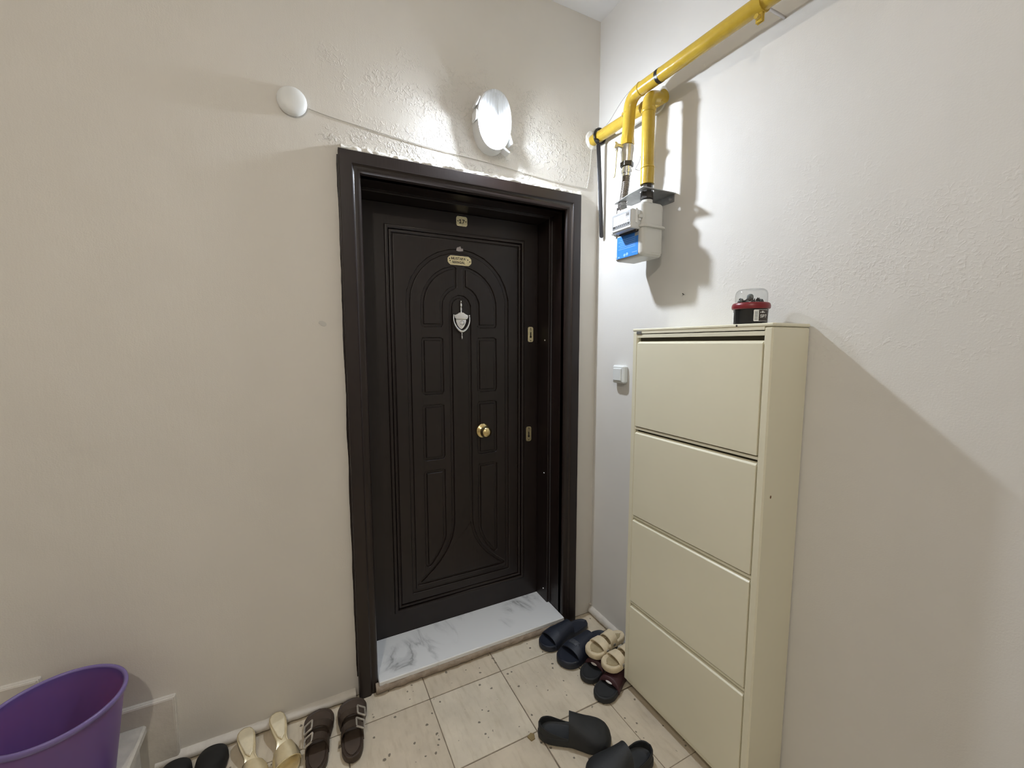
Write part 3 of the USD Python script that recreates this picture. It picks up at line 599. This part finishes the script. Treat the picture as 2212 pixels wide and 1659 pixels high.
obj('window_frame', fx(rrect(-.448, .0, -.347, .0, .0) if False else sbox(-.4475, 1.855, -.3475, 1.909).difference(sbox(-.4435, 1.8575, -.3515, 1.903)), .0012), M_grey, rg_)
obj('dial_face', fx(sbox(-.4435, 1.866, -.3515, 1.903), .0006), pm('dial_white', (.60, .61, .61), .3), rg_)
obj('number_strip', fx(sbox(-.4435, 1.8575, -.3515, 1.866), .0008), M_ink, rg_)
obj('digit', fx(unary_union([sbox(-.372 - .010 * k, 1.8595, -.367 - .010 * k, 1.864) for k in range(7)]), .0010), M_grey, rg_)
obj('barcode', fx(unary_union([sbox(-.440 + .0022 * k, 1.890, -.4390 + .0022 * k, 1.901) for k in range(8)]), .0009), M_ink, rg_)
obj('barcode_line', fx(unary_union([sbox(-.440, 1.886, -.422, 1.888), sbox(-.438, 1.870, -.434, 1.876)]), .0009), M_grey, rg_)
obj('dial_print', fx(unary_union([*[sbox(-.372, 1.899 - .0045 * k, -.358 - .002 * (k % 3), 1.9002 - .0045 * k) for k in range(6)], *[sbox(-.412 + .003 * (k % 2), 1.899 - .004 * k, -.384, 1.9002 - .004 * k) for k in range(6)]]), .0009), pm('faint_print', (.50, .51, .53), .5), rg_)
obj('side_ridge', [cbox((-.178, -.4545, 1.862), (-.168, -.4515, 1.915), .001), cbox((-.163, -.4560, 1.872), (-.153, -.4515, 1.888), .001)], M_white, rg_)
obj('seal_latch', cbox((-.166, -.462, 1.880), (-.150, -.452, 1.893), .002), M_meter, rg_)
obj('register_hook', cbox((-.166, -.445, 1.836), (-.153, -.350, 1.8435), .002), M_darksteel, gm, 'dark gap piece under the register')
lb = obj('blue_label', face_x(prism(sbox(-.4435, 1.752, -.3265, 1.836), 0, .0008), -.153), M_blue, gm, 'bright blue sticker on the lower front')
fl_ = lambda p: face_x(prism(p, 0, .0005), -.1538)
obj('label_print', fl_(unary_union([sbox(-.43, 1.8205 - .007 * k, -.345 + .01 * (k % 2), 1.822 - .007 * k) for k in range(6)])), M_bluelt, lb)
for q_ in (Point(-.385, 1.763).buffer(.006), Point(-.371, 1.761).buffer(.006), sbox(-.440, 1.7635, -.412, 1.7655), sbox(-.343, 1.755, -.334, 1.760)): obj('label_mark', fl_(q_), M_bluelt, lb)
tg = obj('maker_tag', face_x(prism(sbox(-.4435, 1.822, -.426, 1.835), 0, .0007), -.1538), M_grey, lb)

sp = thing('black_strap', 'long flat black strap hanging from the pipe end in the corner beside the door', 'strap', (-.03, -.055, 2.1))
sw = rrect(-.0090, -.235, .0090, .183, .0085)
sm = prism(sw, -.0035, .0035, top=.0015, bot=.0015); v = sm.vertices.copy(); zz = v[:, 1] + 2.147
xx = np.interp(zz, [1.91, 2.12, 2.35], [-.0165, -.030, -.047])
# band edge-on to the corner: width diagonal so that it reads narrow from the room
sm = T(np.c_[xx + v[:, 0] * .62 + v[:, 2] * .78, -.056 - v[:, 0] * .78 + v[:, 2] * .62, zz], sm.faces)
obj('band', fix(sm), M_black, sp)
ring_pts = [(-.042 + .0300 * math.cos(a), -.060 - .003 * math.sin(a), 2.3605 + .0310 * math.sin(a)) for a in np.linspace(0, 2 * np.pi, 40)]
obj('loop', tube(ring_pts, .0055, 12, cap=False), M_black, sp)
obj('button', trimesh.creation.icosphere(2, .0095).apply_translation([-.058, -.062, 2.338]), M_black, sp)
ww = thing('loose_wire', 'hair-thin grey wire arching over the yellow pipes', 'wire', (-.06, -.2, 2.4))
obj('wire', tube(spline([(-.050, -.115, 2.386), (-.062, -.157, 2.384), (-.062, -.203, 2.412), (-.066, -.251, 2.430), (-.09, -.32, 2.418), (-.112, -.36, 2.4005)], 50), .0009, 6), M_wire, ww)
w2 = thing('short_wire', 'short curled grey wire sticking from the wall behind the valve', 'wire', (-.02, -.3, 2.16))
obj('wire', tube(spline([(.0, -.262, 2.150), (-.02, -.275, 2.146), (-.03, -.304, 2.158), (-.034, -.317, 2.178)], 24), .0012, 6), M_wire, w2)

# ------------------------------------------------------------------ light switch, wall marks
sw_ = thing('light_switch', 'small white surface-mounted switch left of the shoe cabinet', 'switch', (0, -.205, 1.276))
obj('housing', cbox((-.030, -.243, 1.236), (.0005, -.166, 1.317), .007), M_switch, sw_)
obj('rocker', cbox((-.036, -.231, 1.247), (-.029, -.178, 1.304), .003), M_switch, sw_)
sp_ = thing('filler_spot', 'faint grey filler spot on the beige wall left of the door', 'spot', (-1.233, 0, 1.488))
obj('filler', face_y(prism(affinity.rotate(affinity.scale(Point(-1.233, 1.488).buffer(.010), 1.35, .9), -25), -.001, .0012, top=.001), 0), pm('filler_grey', (.60, .585, .55), .8), sp_)
nk = thing('wall_nail', 'tiny dark nail stub in the white wall under the gas meter', 'nail', (0, -.531, 1.599))
obj('nail', tube([(.002, -.531, 1.599), (-.010, -.533, 1.603)], .0016, 8), M_darksteel, nk)
obj('crack', face_x(prism(Polygon([(-.540, 1.597), (-.531, 1.602), (-.522, 1.594), (-.528, 1.597), (-.533, 1.599)]), 0, .0006), 0), M_grey, nk)

# ------------------------------------------------------------------ shoe cabinet
CXF, CY0, CY1, CZ0, CZ1 = -.176, -.982, -.453, .040, 1.470
sc = thing('shoe_cabinet', 'tall slim cream metal shoe cabinet with four tilting doors against the wall', 'cabinet', (-.088, -.717, 0))
ft = .0015
obj('body', [cbox((CXF, CY0, CZ0), (-.003, CY0 + .0245, 1.4595), .004), cbox((CXF, CY1 - .0245, CZ0), (-.003, CY1, 1.4595), .004), cbox((CXF + .002, CY0 + .02, CZ0), (-.003, CY1 - .02, CZ0 + .014), .001), cbox((-.012, CY0 + .02, CZ0), (-.003, CY1 - .02, 1.455)), cbox((CXF + .02, CY0 + .02, CZ0 + .01), (CXF + .024, CY1 - .02, 1.45))], M_cabinet, sc, smooth=20)
obj('top_panel', [cbox((CXF - .001, CY0 - .001, 1.4605), (-.003, CY1 + .001, CZ1), .0025), cbox((CXF + .0005, CY0 + .0235, 1.4515), (CXF + .02, CY1 - .0235, 1.4607))], M_cabinet, sc, smooth=20)
dz = [(1.100, 1.423), (.748, 1.080), (.394, .732), (.055, .375)]
dy0, dy1 = CY0 + .0255, CY1 - .0255
for k, (a, b) in enumerate(dz):
    d = obj('door', face_x(prism(rrect(dy0, a, dy1, b - .0075, .0015), -.016, .0015, top=.0015), CXF), M_cabinet, sc, smooth=25)
    # folded finger lip along the top edge, sloping back and catching the light
    V = np.array([[CXF - .0010, dy0 + .001, b - .0082], [CXF - .0010, dy1 - .001, b - .0082], [CXF + .0105, dy1 - .001, b], [CXF + .0105, dy0 + .001, b], [CXF + .0105, dy0 + .001, b - .010], [CXF + .0105, dy1 - .001, b - .010]])
    lip = T(V, [[0, 1, 2], [0, 2, 3], [3, 2, 5], [3, 5, 4], [4, 5, 1], [4, 1, 0], [0, 3, 4], [1, 5, 2]]); obj('finger_lip', fix(lip), M_cabinet, d, smooth=False)
    top_z = 1.4485 if k == 0 else dz[k - 1][0] - .0035
    h = .0125 if k == 0 else .0085
    obj('cross_rail', cbox((CXF + .0015, CY0 + .022, top_z - h), (CXF + .016, CY1 - .022, top_z), .001), M_cabrail, sc, smooth=False)
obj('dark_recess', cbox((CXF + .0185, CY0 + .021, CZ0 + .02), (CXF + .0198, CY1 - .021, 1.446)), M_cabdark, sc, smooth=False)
obj('badge', cbox((CXF - .0018, -.4985, 1.4495), (CXF + .003, -.474, 1.4600), .0006), M_zinc, sc, 'small grey metal corner piece under the top')
for y in (CY0 + .03, CY1 - .05):
    for x in (CXF + (.03 if y < -.7 else .07), -.03): obj('foot', lathe([(0, 0), (.013, 0), (.015, .004), (.013, .041), (0, .041)], 16, 'z', (x, y, 0)), M_black, sc)
obj('rivet', lathe([(0, .0012), (.0022, .001), (.003, 0), (0, 0)], 10, 'x-', (CXF - .001, -.877, 1.4655)), M_darksteel, sc)
obj('rust_spot', face_y(prism(affinity.scale(Point(-.142, .983).buffer(.0035), 1, 1.3), 0, .0003), CY0), pm('rust', (.22, .13, .07), .8), sc)

jr = thing('plastic_jar', 'small jar with black lower half, red collar and clear domed top on the cabinet', 'jar', (-.088, -.858, CZ1))
jl = (-.088, -.858, CZ1)
obj('cup', lathe([(0, .001), (.042, .001), (.045, .004), (.0465, .046), (.0465, .047), (0, .047)], 48, 'z', jl), M_jarblack, jr, 'black lower container')
obj('collar', lathe([(0, .0465), (.0485, .0465), (.0515, .049), (.052, .056), (.050, .0625), (.047, .065), (.044, .0655), (.0425, .063), (0, .063)], 48, 'z', jl), M_jarred, jr, 'dark red collar')
obj('dome', lathe([(.0438, .0655), (.0438, .085), (.043, .094), (.040, .101), (.034, .1055), (.020, .107), (0, .1072), (0, .1060), (.020, .1058), (.0335, .1043), (.039, .100), (.0418, .0935), (.0426, .085), (.0426, .0655), (.0438, .0655)], 48, 'z', jl), M_jarclear, jr, 'clear plastic dome', smooth=50)
for (a, b, c, s) in ((-.012, -.004, .081, .0095), (-.030, .012, .071, .007), (.02, -.016, .071, .006)):
    q = trimesh.creation.icosphere(3, 1.0); q.vertices *= (1 + .35 * (meshkit.fbm(q.vertices * 1.6 + a * 100, 3, 2)[:, None] - .5)); q.vertices = q.vertices * [s, s, s * 1.15] + np.array(jl) + [a, b, c]
    obj('pebble', q, M_lump, jr, 'grey lump inside the dome')
r_ = np.random.default_rng(5); bits = []
for k in range(40):
    a = r_.uniform(0, 2 * np.pi); rr = .038 * math.sqrt(r_.uniform(.1, 1)); L = r_.uniform(.006, .016); dz_ = r_.uniform(0, .012)
    q = trimesh.creation.icosphere(1, 1.0); q.vertices *= [L / 2, .0014, .0022]; q.apply_transform(trimesh.transformations.euler_matrix(0, r_.uniform(-1.4, 1.4), r_.uniform(0, 6.3))); q.apply_translation(np.array(jl) + [rr * math.cos(a) * .9, rr * math.sin(a) * .9, .066 + dz_ * .9]); bits.append(q)
obj('dry_bits', bits, M_leaf, jr, 'dark dry bits inside the dome', kind='stuff')
def wrap(poly, r, z0, a0, cx, cy, t=.0006):
    m = prism(poly, 0, t); mm = m.subdivide().subdivide(); v = mm.vertices; a = a0 + v[:, 0] / r
    return T(np.c_[cx + (r + v[:, 2]) * np.cos(a), cy + (r + v[:, 2]) * np.sin(a), z0 + v[:, 1]], mm.faces)
ja = math.atan2(_P[1] + .858, _P[0] + .088)      # where the label sits on the jar: right of the middle of its front
la = ja + .62
lab_ = obj('label', wrap(rrect(-.021, 0, .024, .034, .003), .0466, CZ1 + .009, la, jl[0], jl[1]), M_white, jr, 'white and dark printed label')
obj('label_field', wrap(sbox(-.007, .001, .024, .033), .0468, CZ1 + .009, la, jl[0], jl[1]), pm('label_dark', (.055, .045, .04), .5), lab_)
obj('barcode', wrap(unary_union([sbox(-.018, .004 + .0032 * k, -.010, .0058 + .0032 * k) for k in range(8)]), .0468, CZ1 + .009, la, jl[0], jl[1]), M_grey, lab_)
tm = meshkit.text_mesh('SP7', .0085, .0004, True); tv = tm.vertices; a = la + (-.004 + tv[:, 0]) / .0474
obj('lettering', T(np.c_[jl[0] + (.0475 + tv[:, 2]) * np.cos(a), jl[1] + (.0475 + tv[:, 2]) * np.sin(a), CZ1 + .020 + tv[:, 1]], tm.faces), M_white, lab_)
obj('emblem', wrap(unary_union([Point(.004, .027).buffer(.003), Point(-.002, .026).buffer(.0015), Point(.010, .026).buffer(.0015)]), .0471, CZ1 + .009, la, jl[0], jl[1]), M_white, lab_)
obj('label_strip', wrap(rrect(-.004, 0, .004, .030, .002), .0466, CZ1 + .008, ja - 1.32, jl[0], jl[1]), M_white, jr)

# ------------------------------------------------------------------ bucket on the stairs
bx, by, bz = -1.940, -.198, .1752
bk = thing('bucket', 'empty purple plastic bucket standing on the first stair step at lower left', 'bucket', (bx, by, bz))
H_ = .275
obj('body', lathe([(0, .001), (.098, .001), (.103, .006), (.138, H_ - .02), (.1385, H_ - .004), (.1365, H_ - .004), (.134, H_ - .02), (.0995, .009), (.094, .006), (0, .006)], 72, 'z', (bx, by, bz)), M_purple, bk, smooth=50)
obj('rim', lathe([(.136, H_ - .010), (.1395, H_ - .016), (.1455, H_ - .014), (.1475, H_ - .006), (.1465, H_ - .0005), (.1425, H_ + .001), (.1375, H_ - .001), (.136, H_ - .010)], 72, 'z', (bx, by, bz)), M_rimp, bk, 'paler rolled purple rim', smooth=60)
ch_ = obj('tile_chip', prism(Polygon([(-.640, -.470), (-.622, -.462), (-.612, -.472), (-.618, -.488), (-.634, -.490)]), .0, .004, top=.001), M_chip, label='small tan chip of debris lying on the tile near the black clogs', cat='chip')

# ------------------------------------------------------------------ shoes (local frame: +x to the toe, base at z = 0)
PROF = PchipInterpolator([0, .02, .07, .18, .32, .45, .60, .72, .82, .91, .965, .99, 1], [0, .30, .52, .68, .70, .70, .84, .97, 1.0, .86, .58, .30, 0])
PROF_WAIST = PchipInterpolator([0, .02, .07, .18, .30, .45, .60, .72, .82, .91, .965, .99, 1], [0, .34, .56, .66, .60, .44, .72, .97, 1.0, .84, .56, .30, 0])
def tgrid(n): return (1 - np.cos(np.linspace(0, np.pi, n))) / 2
def half(t, W, prof=PROF): return np.maximum(prof(t), 0) * W / 2
def cen(t, W, asym): return asym * W * (t ** 2 - .25 * t)
def outline(L, W, asym, d=0.0, n=44, prof=PROF):
    t = tgrid(n); x = (t - .5) * (L - 2 * d); h = np.maximum(half(t, W, prof) - d * np.minimum(1, half(t, W, prof) / .01), 0); c = cen(t, W, asym)
    return np.r_[np.c_[x, c + h], np.c_[x, c - h][-2:0:-1]], np.r_[t, t[-2:0:-1]]
def sole(L, W, asym, h, zb=None, dish=0.004, rnd=.004, prof=PROF, n=44):
    zb = zb or (lambda t: 0 * t); R_ = []
    for d, k in ((rnd, 0.0), (0, .25), (0, .75), (rnd * .4, .95), (rnd, 1.0), (rnd * 1.9, 1.0 - .1), (rnd * 2.6, None)):
        o, t = outline(L, W, asym, d, n, prof); z = zb(t) + (h * k if k is not None else h - dish)
        if k in (0.0,): z = zb(t) * (1 if zb(np.array([0.0]))[0] > 0 else 1)
        R_.append(np.c_[o, z])
    return loft(R_, n - 1)
def footbed(L, W, asym, h, inset=.012, prof=PROF, zb=None, n=40):
    zb = zb or (lambda t: 0 * t); o, t = outline(L, W, asym, inset, n, prof); o2, _ = outline(L, W, asym, inset + .004, n, prof)
    return loft([np.c_[o, zb(t) + h - .006], np.c_[o, zb(t) + h - .001], np.c_[o2, zb(t) + h]], n - 1)
def upper(L, W, asym, t0, t1, z0, Hf, over=.002, th=.004, pw=.75, n=26, m=25, prof=PROF, slant=0.0):
    A = np.zeros((n, m, 3)); B = np.zeros((n, m, 3)); ths = np.linspace(0, np.pi, m)
    for i, s in enumerate(np.linspace(0, 1, n)):
        for j, a in enumerate(ths):
            t = t0 + (t1 - t0) * s + slant * math.cos(a) * (1 - s * .5) + 0
            t = min(max(t, .001), .9995); hw = float(half(np.array(t), W, prof)) + over; c = float(cen(np.array(t), W, asym)); H = float(Hf(t))
            x = (t - .5) * L + (over if t1 > .99 else 0) * s
            cz, sy = math.sin(a) ** pw, math.cos(a)
            A[i, j] = (x, c + hw * sy, z0 + H * cz)
            B[i, j] = (x - (th if t1 > .99 else 0) * s, c + max(hw - th, 1e-4) * sy, z0 + max(H - th, .0005) * cz)
    return grid_shell(A, B)

def slide(name, label, loc, rz, L, W, asym, mS, mU, grp=None, tilt=(0, 0), hh=.030, white=None, prnt=None, t0=.50, t1=.86, ht=.052):
    t = thing(name, label, 'slide sandal', loc, rz, *tilt, group=grp)
    obj('sole', sole(L, W, asym, hh, dish=.005, rnd=.005), mS, t, local=True, smooth=50)
    u = obj('strap', upper(L, W, asym, t0, t1, hh * .35, lambda q: np.interp(q, [t0, .7, t1], [ht + .012, ht + .004, ht - .010]), over=.003, th=.005, pw=.6), mU, t, local=True, smooth=60)
    if white:
        q = trimesh.creation.icosphere(3, 1.0); q.vertices *= [.0085, .017, .005]; q.apply_transform(trimesh.transformations.rotation_matrix(.30, [0, 1, 0])); q.apply_translation([(t1 - .5) * L - .004, cen(np.array(t1), W, asym), hh * .35 + ht - .012]); obj('logo', q, white, u, 'white emblem at the strap front', local=True)
    if prnt:
        v = meshkit.noise(np.zeros((1, 3)))
        g = []
        for k in range(6):
            a0 = np.pi * (.36 + .05 * k); tt = .66 + .10 * ((k * 37 % 5) / 5)
            g.append(np.array([tt, a0]))
        bands = [upper(L, W, asym, .66 + .03 * (k % 3), .70 + .03 * (k % 3), hh * .35, lambda q: np.interp(q, [t0, .7, t1], [ht + .0135, ht + .0055, ht - .0085]), over=.0045, th=.0012, pw=.6, n=3, m=25) for k in range(2)]
        pts = []
        for bnd in bands:
            c = bnd.triangles_center; keep = (c[:, 1] > -.030) & (c[:, 1] < .018) & (c[:, 2] > ht * .7) & (np.sin(c[:, 0] * 900 + c[:, 1] * 1300) > -.5)
            bnd.update_faces(keep); pts.append(bnd)
        obj('print', pts, prnt, u, 'worn grey lettering on the strap', local=True)
    return t
def toe_at(toe, heel, z):
    """loc and rz so that the sole runs from heel to toe (floor points); returns loc, rz, length"""
    a, b = np.array(heel, float), np.array(toe, float); c = (a + b) / 2; d = b - a
    return (c[0], c[1], z), math.degrees(math.atan2(d[1], d[0])), np.linalg.norm(d)

# navy pair in the corner
l, r, L = toe_at((-.375, -.119), (-.085, -.079), .0005)
slide('navy_slide', 'navy rubber slide nearest the doorstep, half under its twin', l, r, L, .104, .04, M_navy, M_navy, 'navy slide pair', t0=.40, t1=.84)
l, r, L = toe_at((-.352, -.252), (-.058, -.190), .0005)
slide('navy_slide', 'navy rubber slide with worn grey lettering on its strap', l, r, L, .112, -.04, M_navy, M_navy, 'navy slide pair', prnt=M_navy2, hh=.034, ht=.058, t0=.36, t1=.80)
# charcoal pair with maroon straps, under the cream sandals
l, r, L = toe_at((-.312, -.367), (-.056, -.263), .0005)
slide('charcoal_slide', 'charcoal slide with maroon strap, between the navy slides and the cream sandals', l, r, L, .087, .04, M_charcoal, M_maroon, 'maroon-strapped slide pair', white=M_whitefelt, hh=.026, ht=.042, t0=.40, t1=.72)
l, r, L = toe_at((-.318, -.474), (-.060, -.372), .0005)
slide('charcoal_slide', 'charcoal slide with maroon strap tucked against the cabinet corner', l, r, L, .089, -.04, M_charcoal, M_maroon, 'maroon-strapped slide pair', white=M_whitefelt, hh=.026, ht=.042, t0=.40, t1=.72)
# cream two-strap sandals on top
def cream(label, loc, rz, L, W, asym, tilt):
    t = thing('cream_sandal', label, 'sandal', loc, rz, *tilt, group='cream sandal pair')
    obj('sole', sole(L, W, asym, .030, dish=.006, rnd=.006), M_cream, t, local=True, smooth=55)
    obj('footbed', footbed(L, W, asym, .0275, .016), M_creamin, t, 'tan worn footbed', local=True)
    for a, b, h in ((.60, .76, .040), (.34, .52, .050)):
        s = obj('strap', upper(L, W, asym, a, b, .012, lambda q: np.interp(q, [a, b], [h + .004, h - .004]), over=.002, th=.004, pw=.55, n=8), M_cream, t, local=True, smooth=60)
        x = ((a + b) / 2 - .5) * L
        for sg in (-1, 1):
            y = float(cen(np.array((a + b) / 2), W, asym)) + sg * (float(half(np.array((a + b) / 2), W)) + .0015)
            obj('buckle', cbox((x - .007, y - .003, .020), (x + .007, y + .003, .032), .001), M_valve, s, 'dull metal buckle', local=True)
    return t
l, r, L = toe_at((-.258, -.322), (-.038, -.292), .0635)
cream('cream rubber sandal with two wide straps, on the shoe pile farther from the cabinet', l, r, L, .092, .03, (0, 0))
l, r, L = toe_at((-.246, -.414), (-.030, -.398), .0635)
cream('cream rubber sandal on the shoe pile, partly hidden by the cabinet edge', l, r, L, .084, -.03, (0, 0))

def clog(label, loc, rz, L, W, asym):
    t = thing('black_clog', label, 'clog', loc, rz, group='charcoal clogs on the open floor')
    obj('sole', sole(L, W, asym, .034, dish=.010, rnd=.006), M_charcoal, t, local=True, smooth=55)
    o, tt = outline(L, W, asym, .002, 44); o2, _ = outline(L, W, asym, .008, 44)
    k = tt < .50; h = .030 + .026 * np.exp(-((tt - .0) / .30) ** 2)
    wall_z = np.where(tt < .55, h, .026)
    R_ = [np.c_[o, 0 * tt + .018], np.c_[o, wall_z - .003], np.c_[(o + o2) / 2, wall_z], np.c_[o2, wall_z - .003], np.c_[o2, 0 * tt + .020]]
    V = np.vstack(R_); N = len(o); F = []
    for i in range(4):
        for j in range(N):
            q = (j + 1) % N; F += [[i * N + j, i * N + q, (i + 1) * N + q], [i * N + j, (i + 1) * N + q, (i + 1) * N + j]]
    obj('heel_rim', fix(T(V, F)), M_charcoal, t, local=True, smooth=60)
    obj('upper', upper(L, W, asym, .43, 1.0, .014, lambda q: np.interp(q, [.40, .50, .65, .8, .92, .98, 1.0], [.088, .080, .064, .052, .040, .026, .010]), over=.003, th=.005, pw=.62, n=34, slant=.0), M_charcoal, t, local=True, smooth=60)
    return t
l, r, L = toe_at((-.392, -.626), (-.600, -.480), .0005)
clog('charcoal rubber clog on the bare tile, the farther of two, toe towards the cabinet', l, r, L + .004, .112, .05)
l, r, L = toe_at((-.545, -.716), (-.300, -.728), .0005)
clog('charcoal rubber clog cut by the bottom edge, nearest the cabinet foot', l, r, L, .112, -.05)

# brown sandals with square rhinestone buckles
def brown(label, loc, rz, L, W, asym, side):
    t = thing('brown_sandal', label, 'sandal', loc, rz, group='brown buckled sandal pair')
    obj('sole', sole(L, W, asym, .026, dish=.003, rnd=.004), M_brown, t, local=True, smooth=50)
    obj('footbed', footbed(L, W, asym, .0262, .010), M_brownbed, t, 'worn brown footbed', local=True)
    for a, b, h in ((.52, .665, .052), (.28, .43, .060)):
        Hf = lambda q: np.interp(q, [a, b], [h + .005, h - .005])
        s = obj('strap', upper(L, W, asym, a, b, .010, Hf, over=.002, th=.0035, pw=.6, n=8), M_brown, t, local=True, smooth=60)
        tm_ = (a + b) / 2; x = (tm_ - .5) * L; hw = float(half(np.array(tm_), W)) + .002; c = float(cen(np.array(tm_), W, asym)); an_ = .80
        y = c + side * hw * math.cos(an_); z = .010 + h * math.sin(an_) ** .6
        f = prism(rrect(-.020, -.018, .020, .018, .004).difference(rrect(-.0150, -.0130, .0150, .0130, .002)), 0, .005, top=.002)
        f.apply_transform(trimesh.transformations.rotation_matrix(-side * .62, [1, 0, 0])); f.apply_translation([x, y, z - .001])
        obj('buckle', f, M_rhine, s, 'square rhinestone buckle', local=True)
        pn = tube([[x - .0005, y, z + .003], [x + .0005, y + side * .001, z + .003]], .001, 6)
    return t
l, r, L = toe_at((-1.302, -.030), (-1.325, -.285), .0005)
brown('dark brown sandal with square sparkling buckles on its left, toe to the wall', l, r, L, .102, .03, 1)
l, r, L = toe_at((-1.190, -.034), (-1.212, -.290), .0005)
brown('dark brown sandal with square sparkling buckles on its right, by the door casing', l, r, L, .104, -.03, -1)

# gold heeled mules, heels to the wall
def gold(label, loc, rz, L, W, asym, bow):
    t = thing('gold_mule', label, 'shoe', loc, rz, group='gold mule pair')
    zb = lambda q: np.interp(q, [0, .2, .45, .65, 1], [.042, .040, .022, .004, .0])
    obj('sole', sole(L, W, asym, .010, zb=zb, dish=.002, rnd=.003, prof=PROF_WAIST), M_gold, t, 'bright gold rim and sole', local=True, smooth=50)
    o = outline(L, W, asym, .012, 40, PROF_WAIST); tt = o[1]; k = tt < .52
    pad = affinity.scale(Polygon([(-.5 * L + .010 + a, b) for a, b in ((0, 0), (.004, .013), (.016, .020), (.036, .021), (.060, .016), (.088, .009), (.100, 0), (.088, -.009), (.060, -.016), (.036, -.021), (.016, -.020), (.004, -.013))]).buffer(.004).buffer(-.002), 1, 1)
    pm_ = prism(pad, 0, .004, top=.0025); pm_ = T(*trimesh.remesh.subdivide_to_size(pm_.vertices, pm_.faces, .009)); pm_.merge_vertices(); v = pm_.vertices; v[:, 1] += cen((v[:, 0] / L + .5), W, asym); v[:, 2] += zb(v[:, 0] / L + .5) + .0095; pm_.vertices = v
    obj('heel_pad', pm_, M_goldpad, t, 'padded gold insole', local=True, smooth=50)
    obj('heel', loft([np.c_[outline(.045, .036, 0, 0, 16)[0] + [-.5 * L + .028, 0], np.full(30, z)] for z in (0.0, .035)], 15), M_tan, t, 'tan heel', local=True)
    obj('band', upper(L, W, asym, .62, .84, .006, lambda q: np.interp(q, [.6, .86], [.050, .034]), over=.002, th=.003, pw=.6, n=10, slant=bow, prof=PROF_WAIST), M_gold, t, local=True, smooth=60)
    return t
l, r, L = toe_at((-1.490, -.262), (-1.548, -.026), .0005)
gold('gold metallic mule with padded insole, heel to the wall, beside the black shoes', l, r, L, .082, .03, .03)
l, r, L = toe_at((-1.398, -.245), (-1.452, -.004), .0005)
gold('gold metallic mule pushed higher up to the skirting, beside the brown sandals', l, r, L, .082, -.03, -.03)

# black shoes in the dark by the step
def black_shoe(label, loc, rz, L, W, asym):
    t = thing('black_shoe', label, 'shoe', loc, rz, group='black shoe pair')
    obj('sole', sole(L, W, asym, .016, dish=.003, rnd=.003), M_black, t, local=True, smooth=50)
    obj('upper', upper(L, W, asym, .40, 1.0, .012, lambda q: np.interp(q, [.40, .6, .8, .93, 1.0], [.070, .058, .048, .036, .012]), over=.0, th=.004, pw=.6, n=30), M_blackshoe, t, local=True, smooth=60)
    obj('heel_counter', upper(L, W, asym, .02, .42, .012, lambda q: np.interp(q, [0, .1, .42], [.004, .006, .010]), over=.001, th=.003, pw=.3, n=16), M_blackshoe, t, local=True, smooth=60)
    return t
l, r, L = toe_at((-1.632, -.030), (-1.640, -.290), .0005)
black_shoe('plain black shoe with its toe to the wall, beside the gold mules', l, r, L, .092, .02)
l, r, L = toe_at((-1.734, -.034), (-1.742, -.294), .0005)
black_shoe('plain black shoe with its toe to the wall, nearest the stair step', l, r, L, .092, -.02)
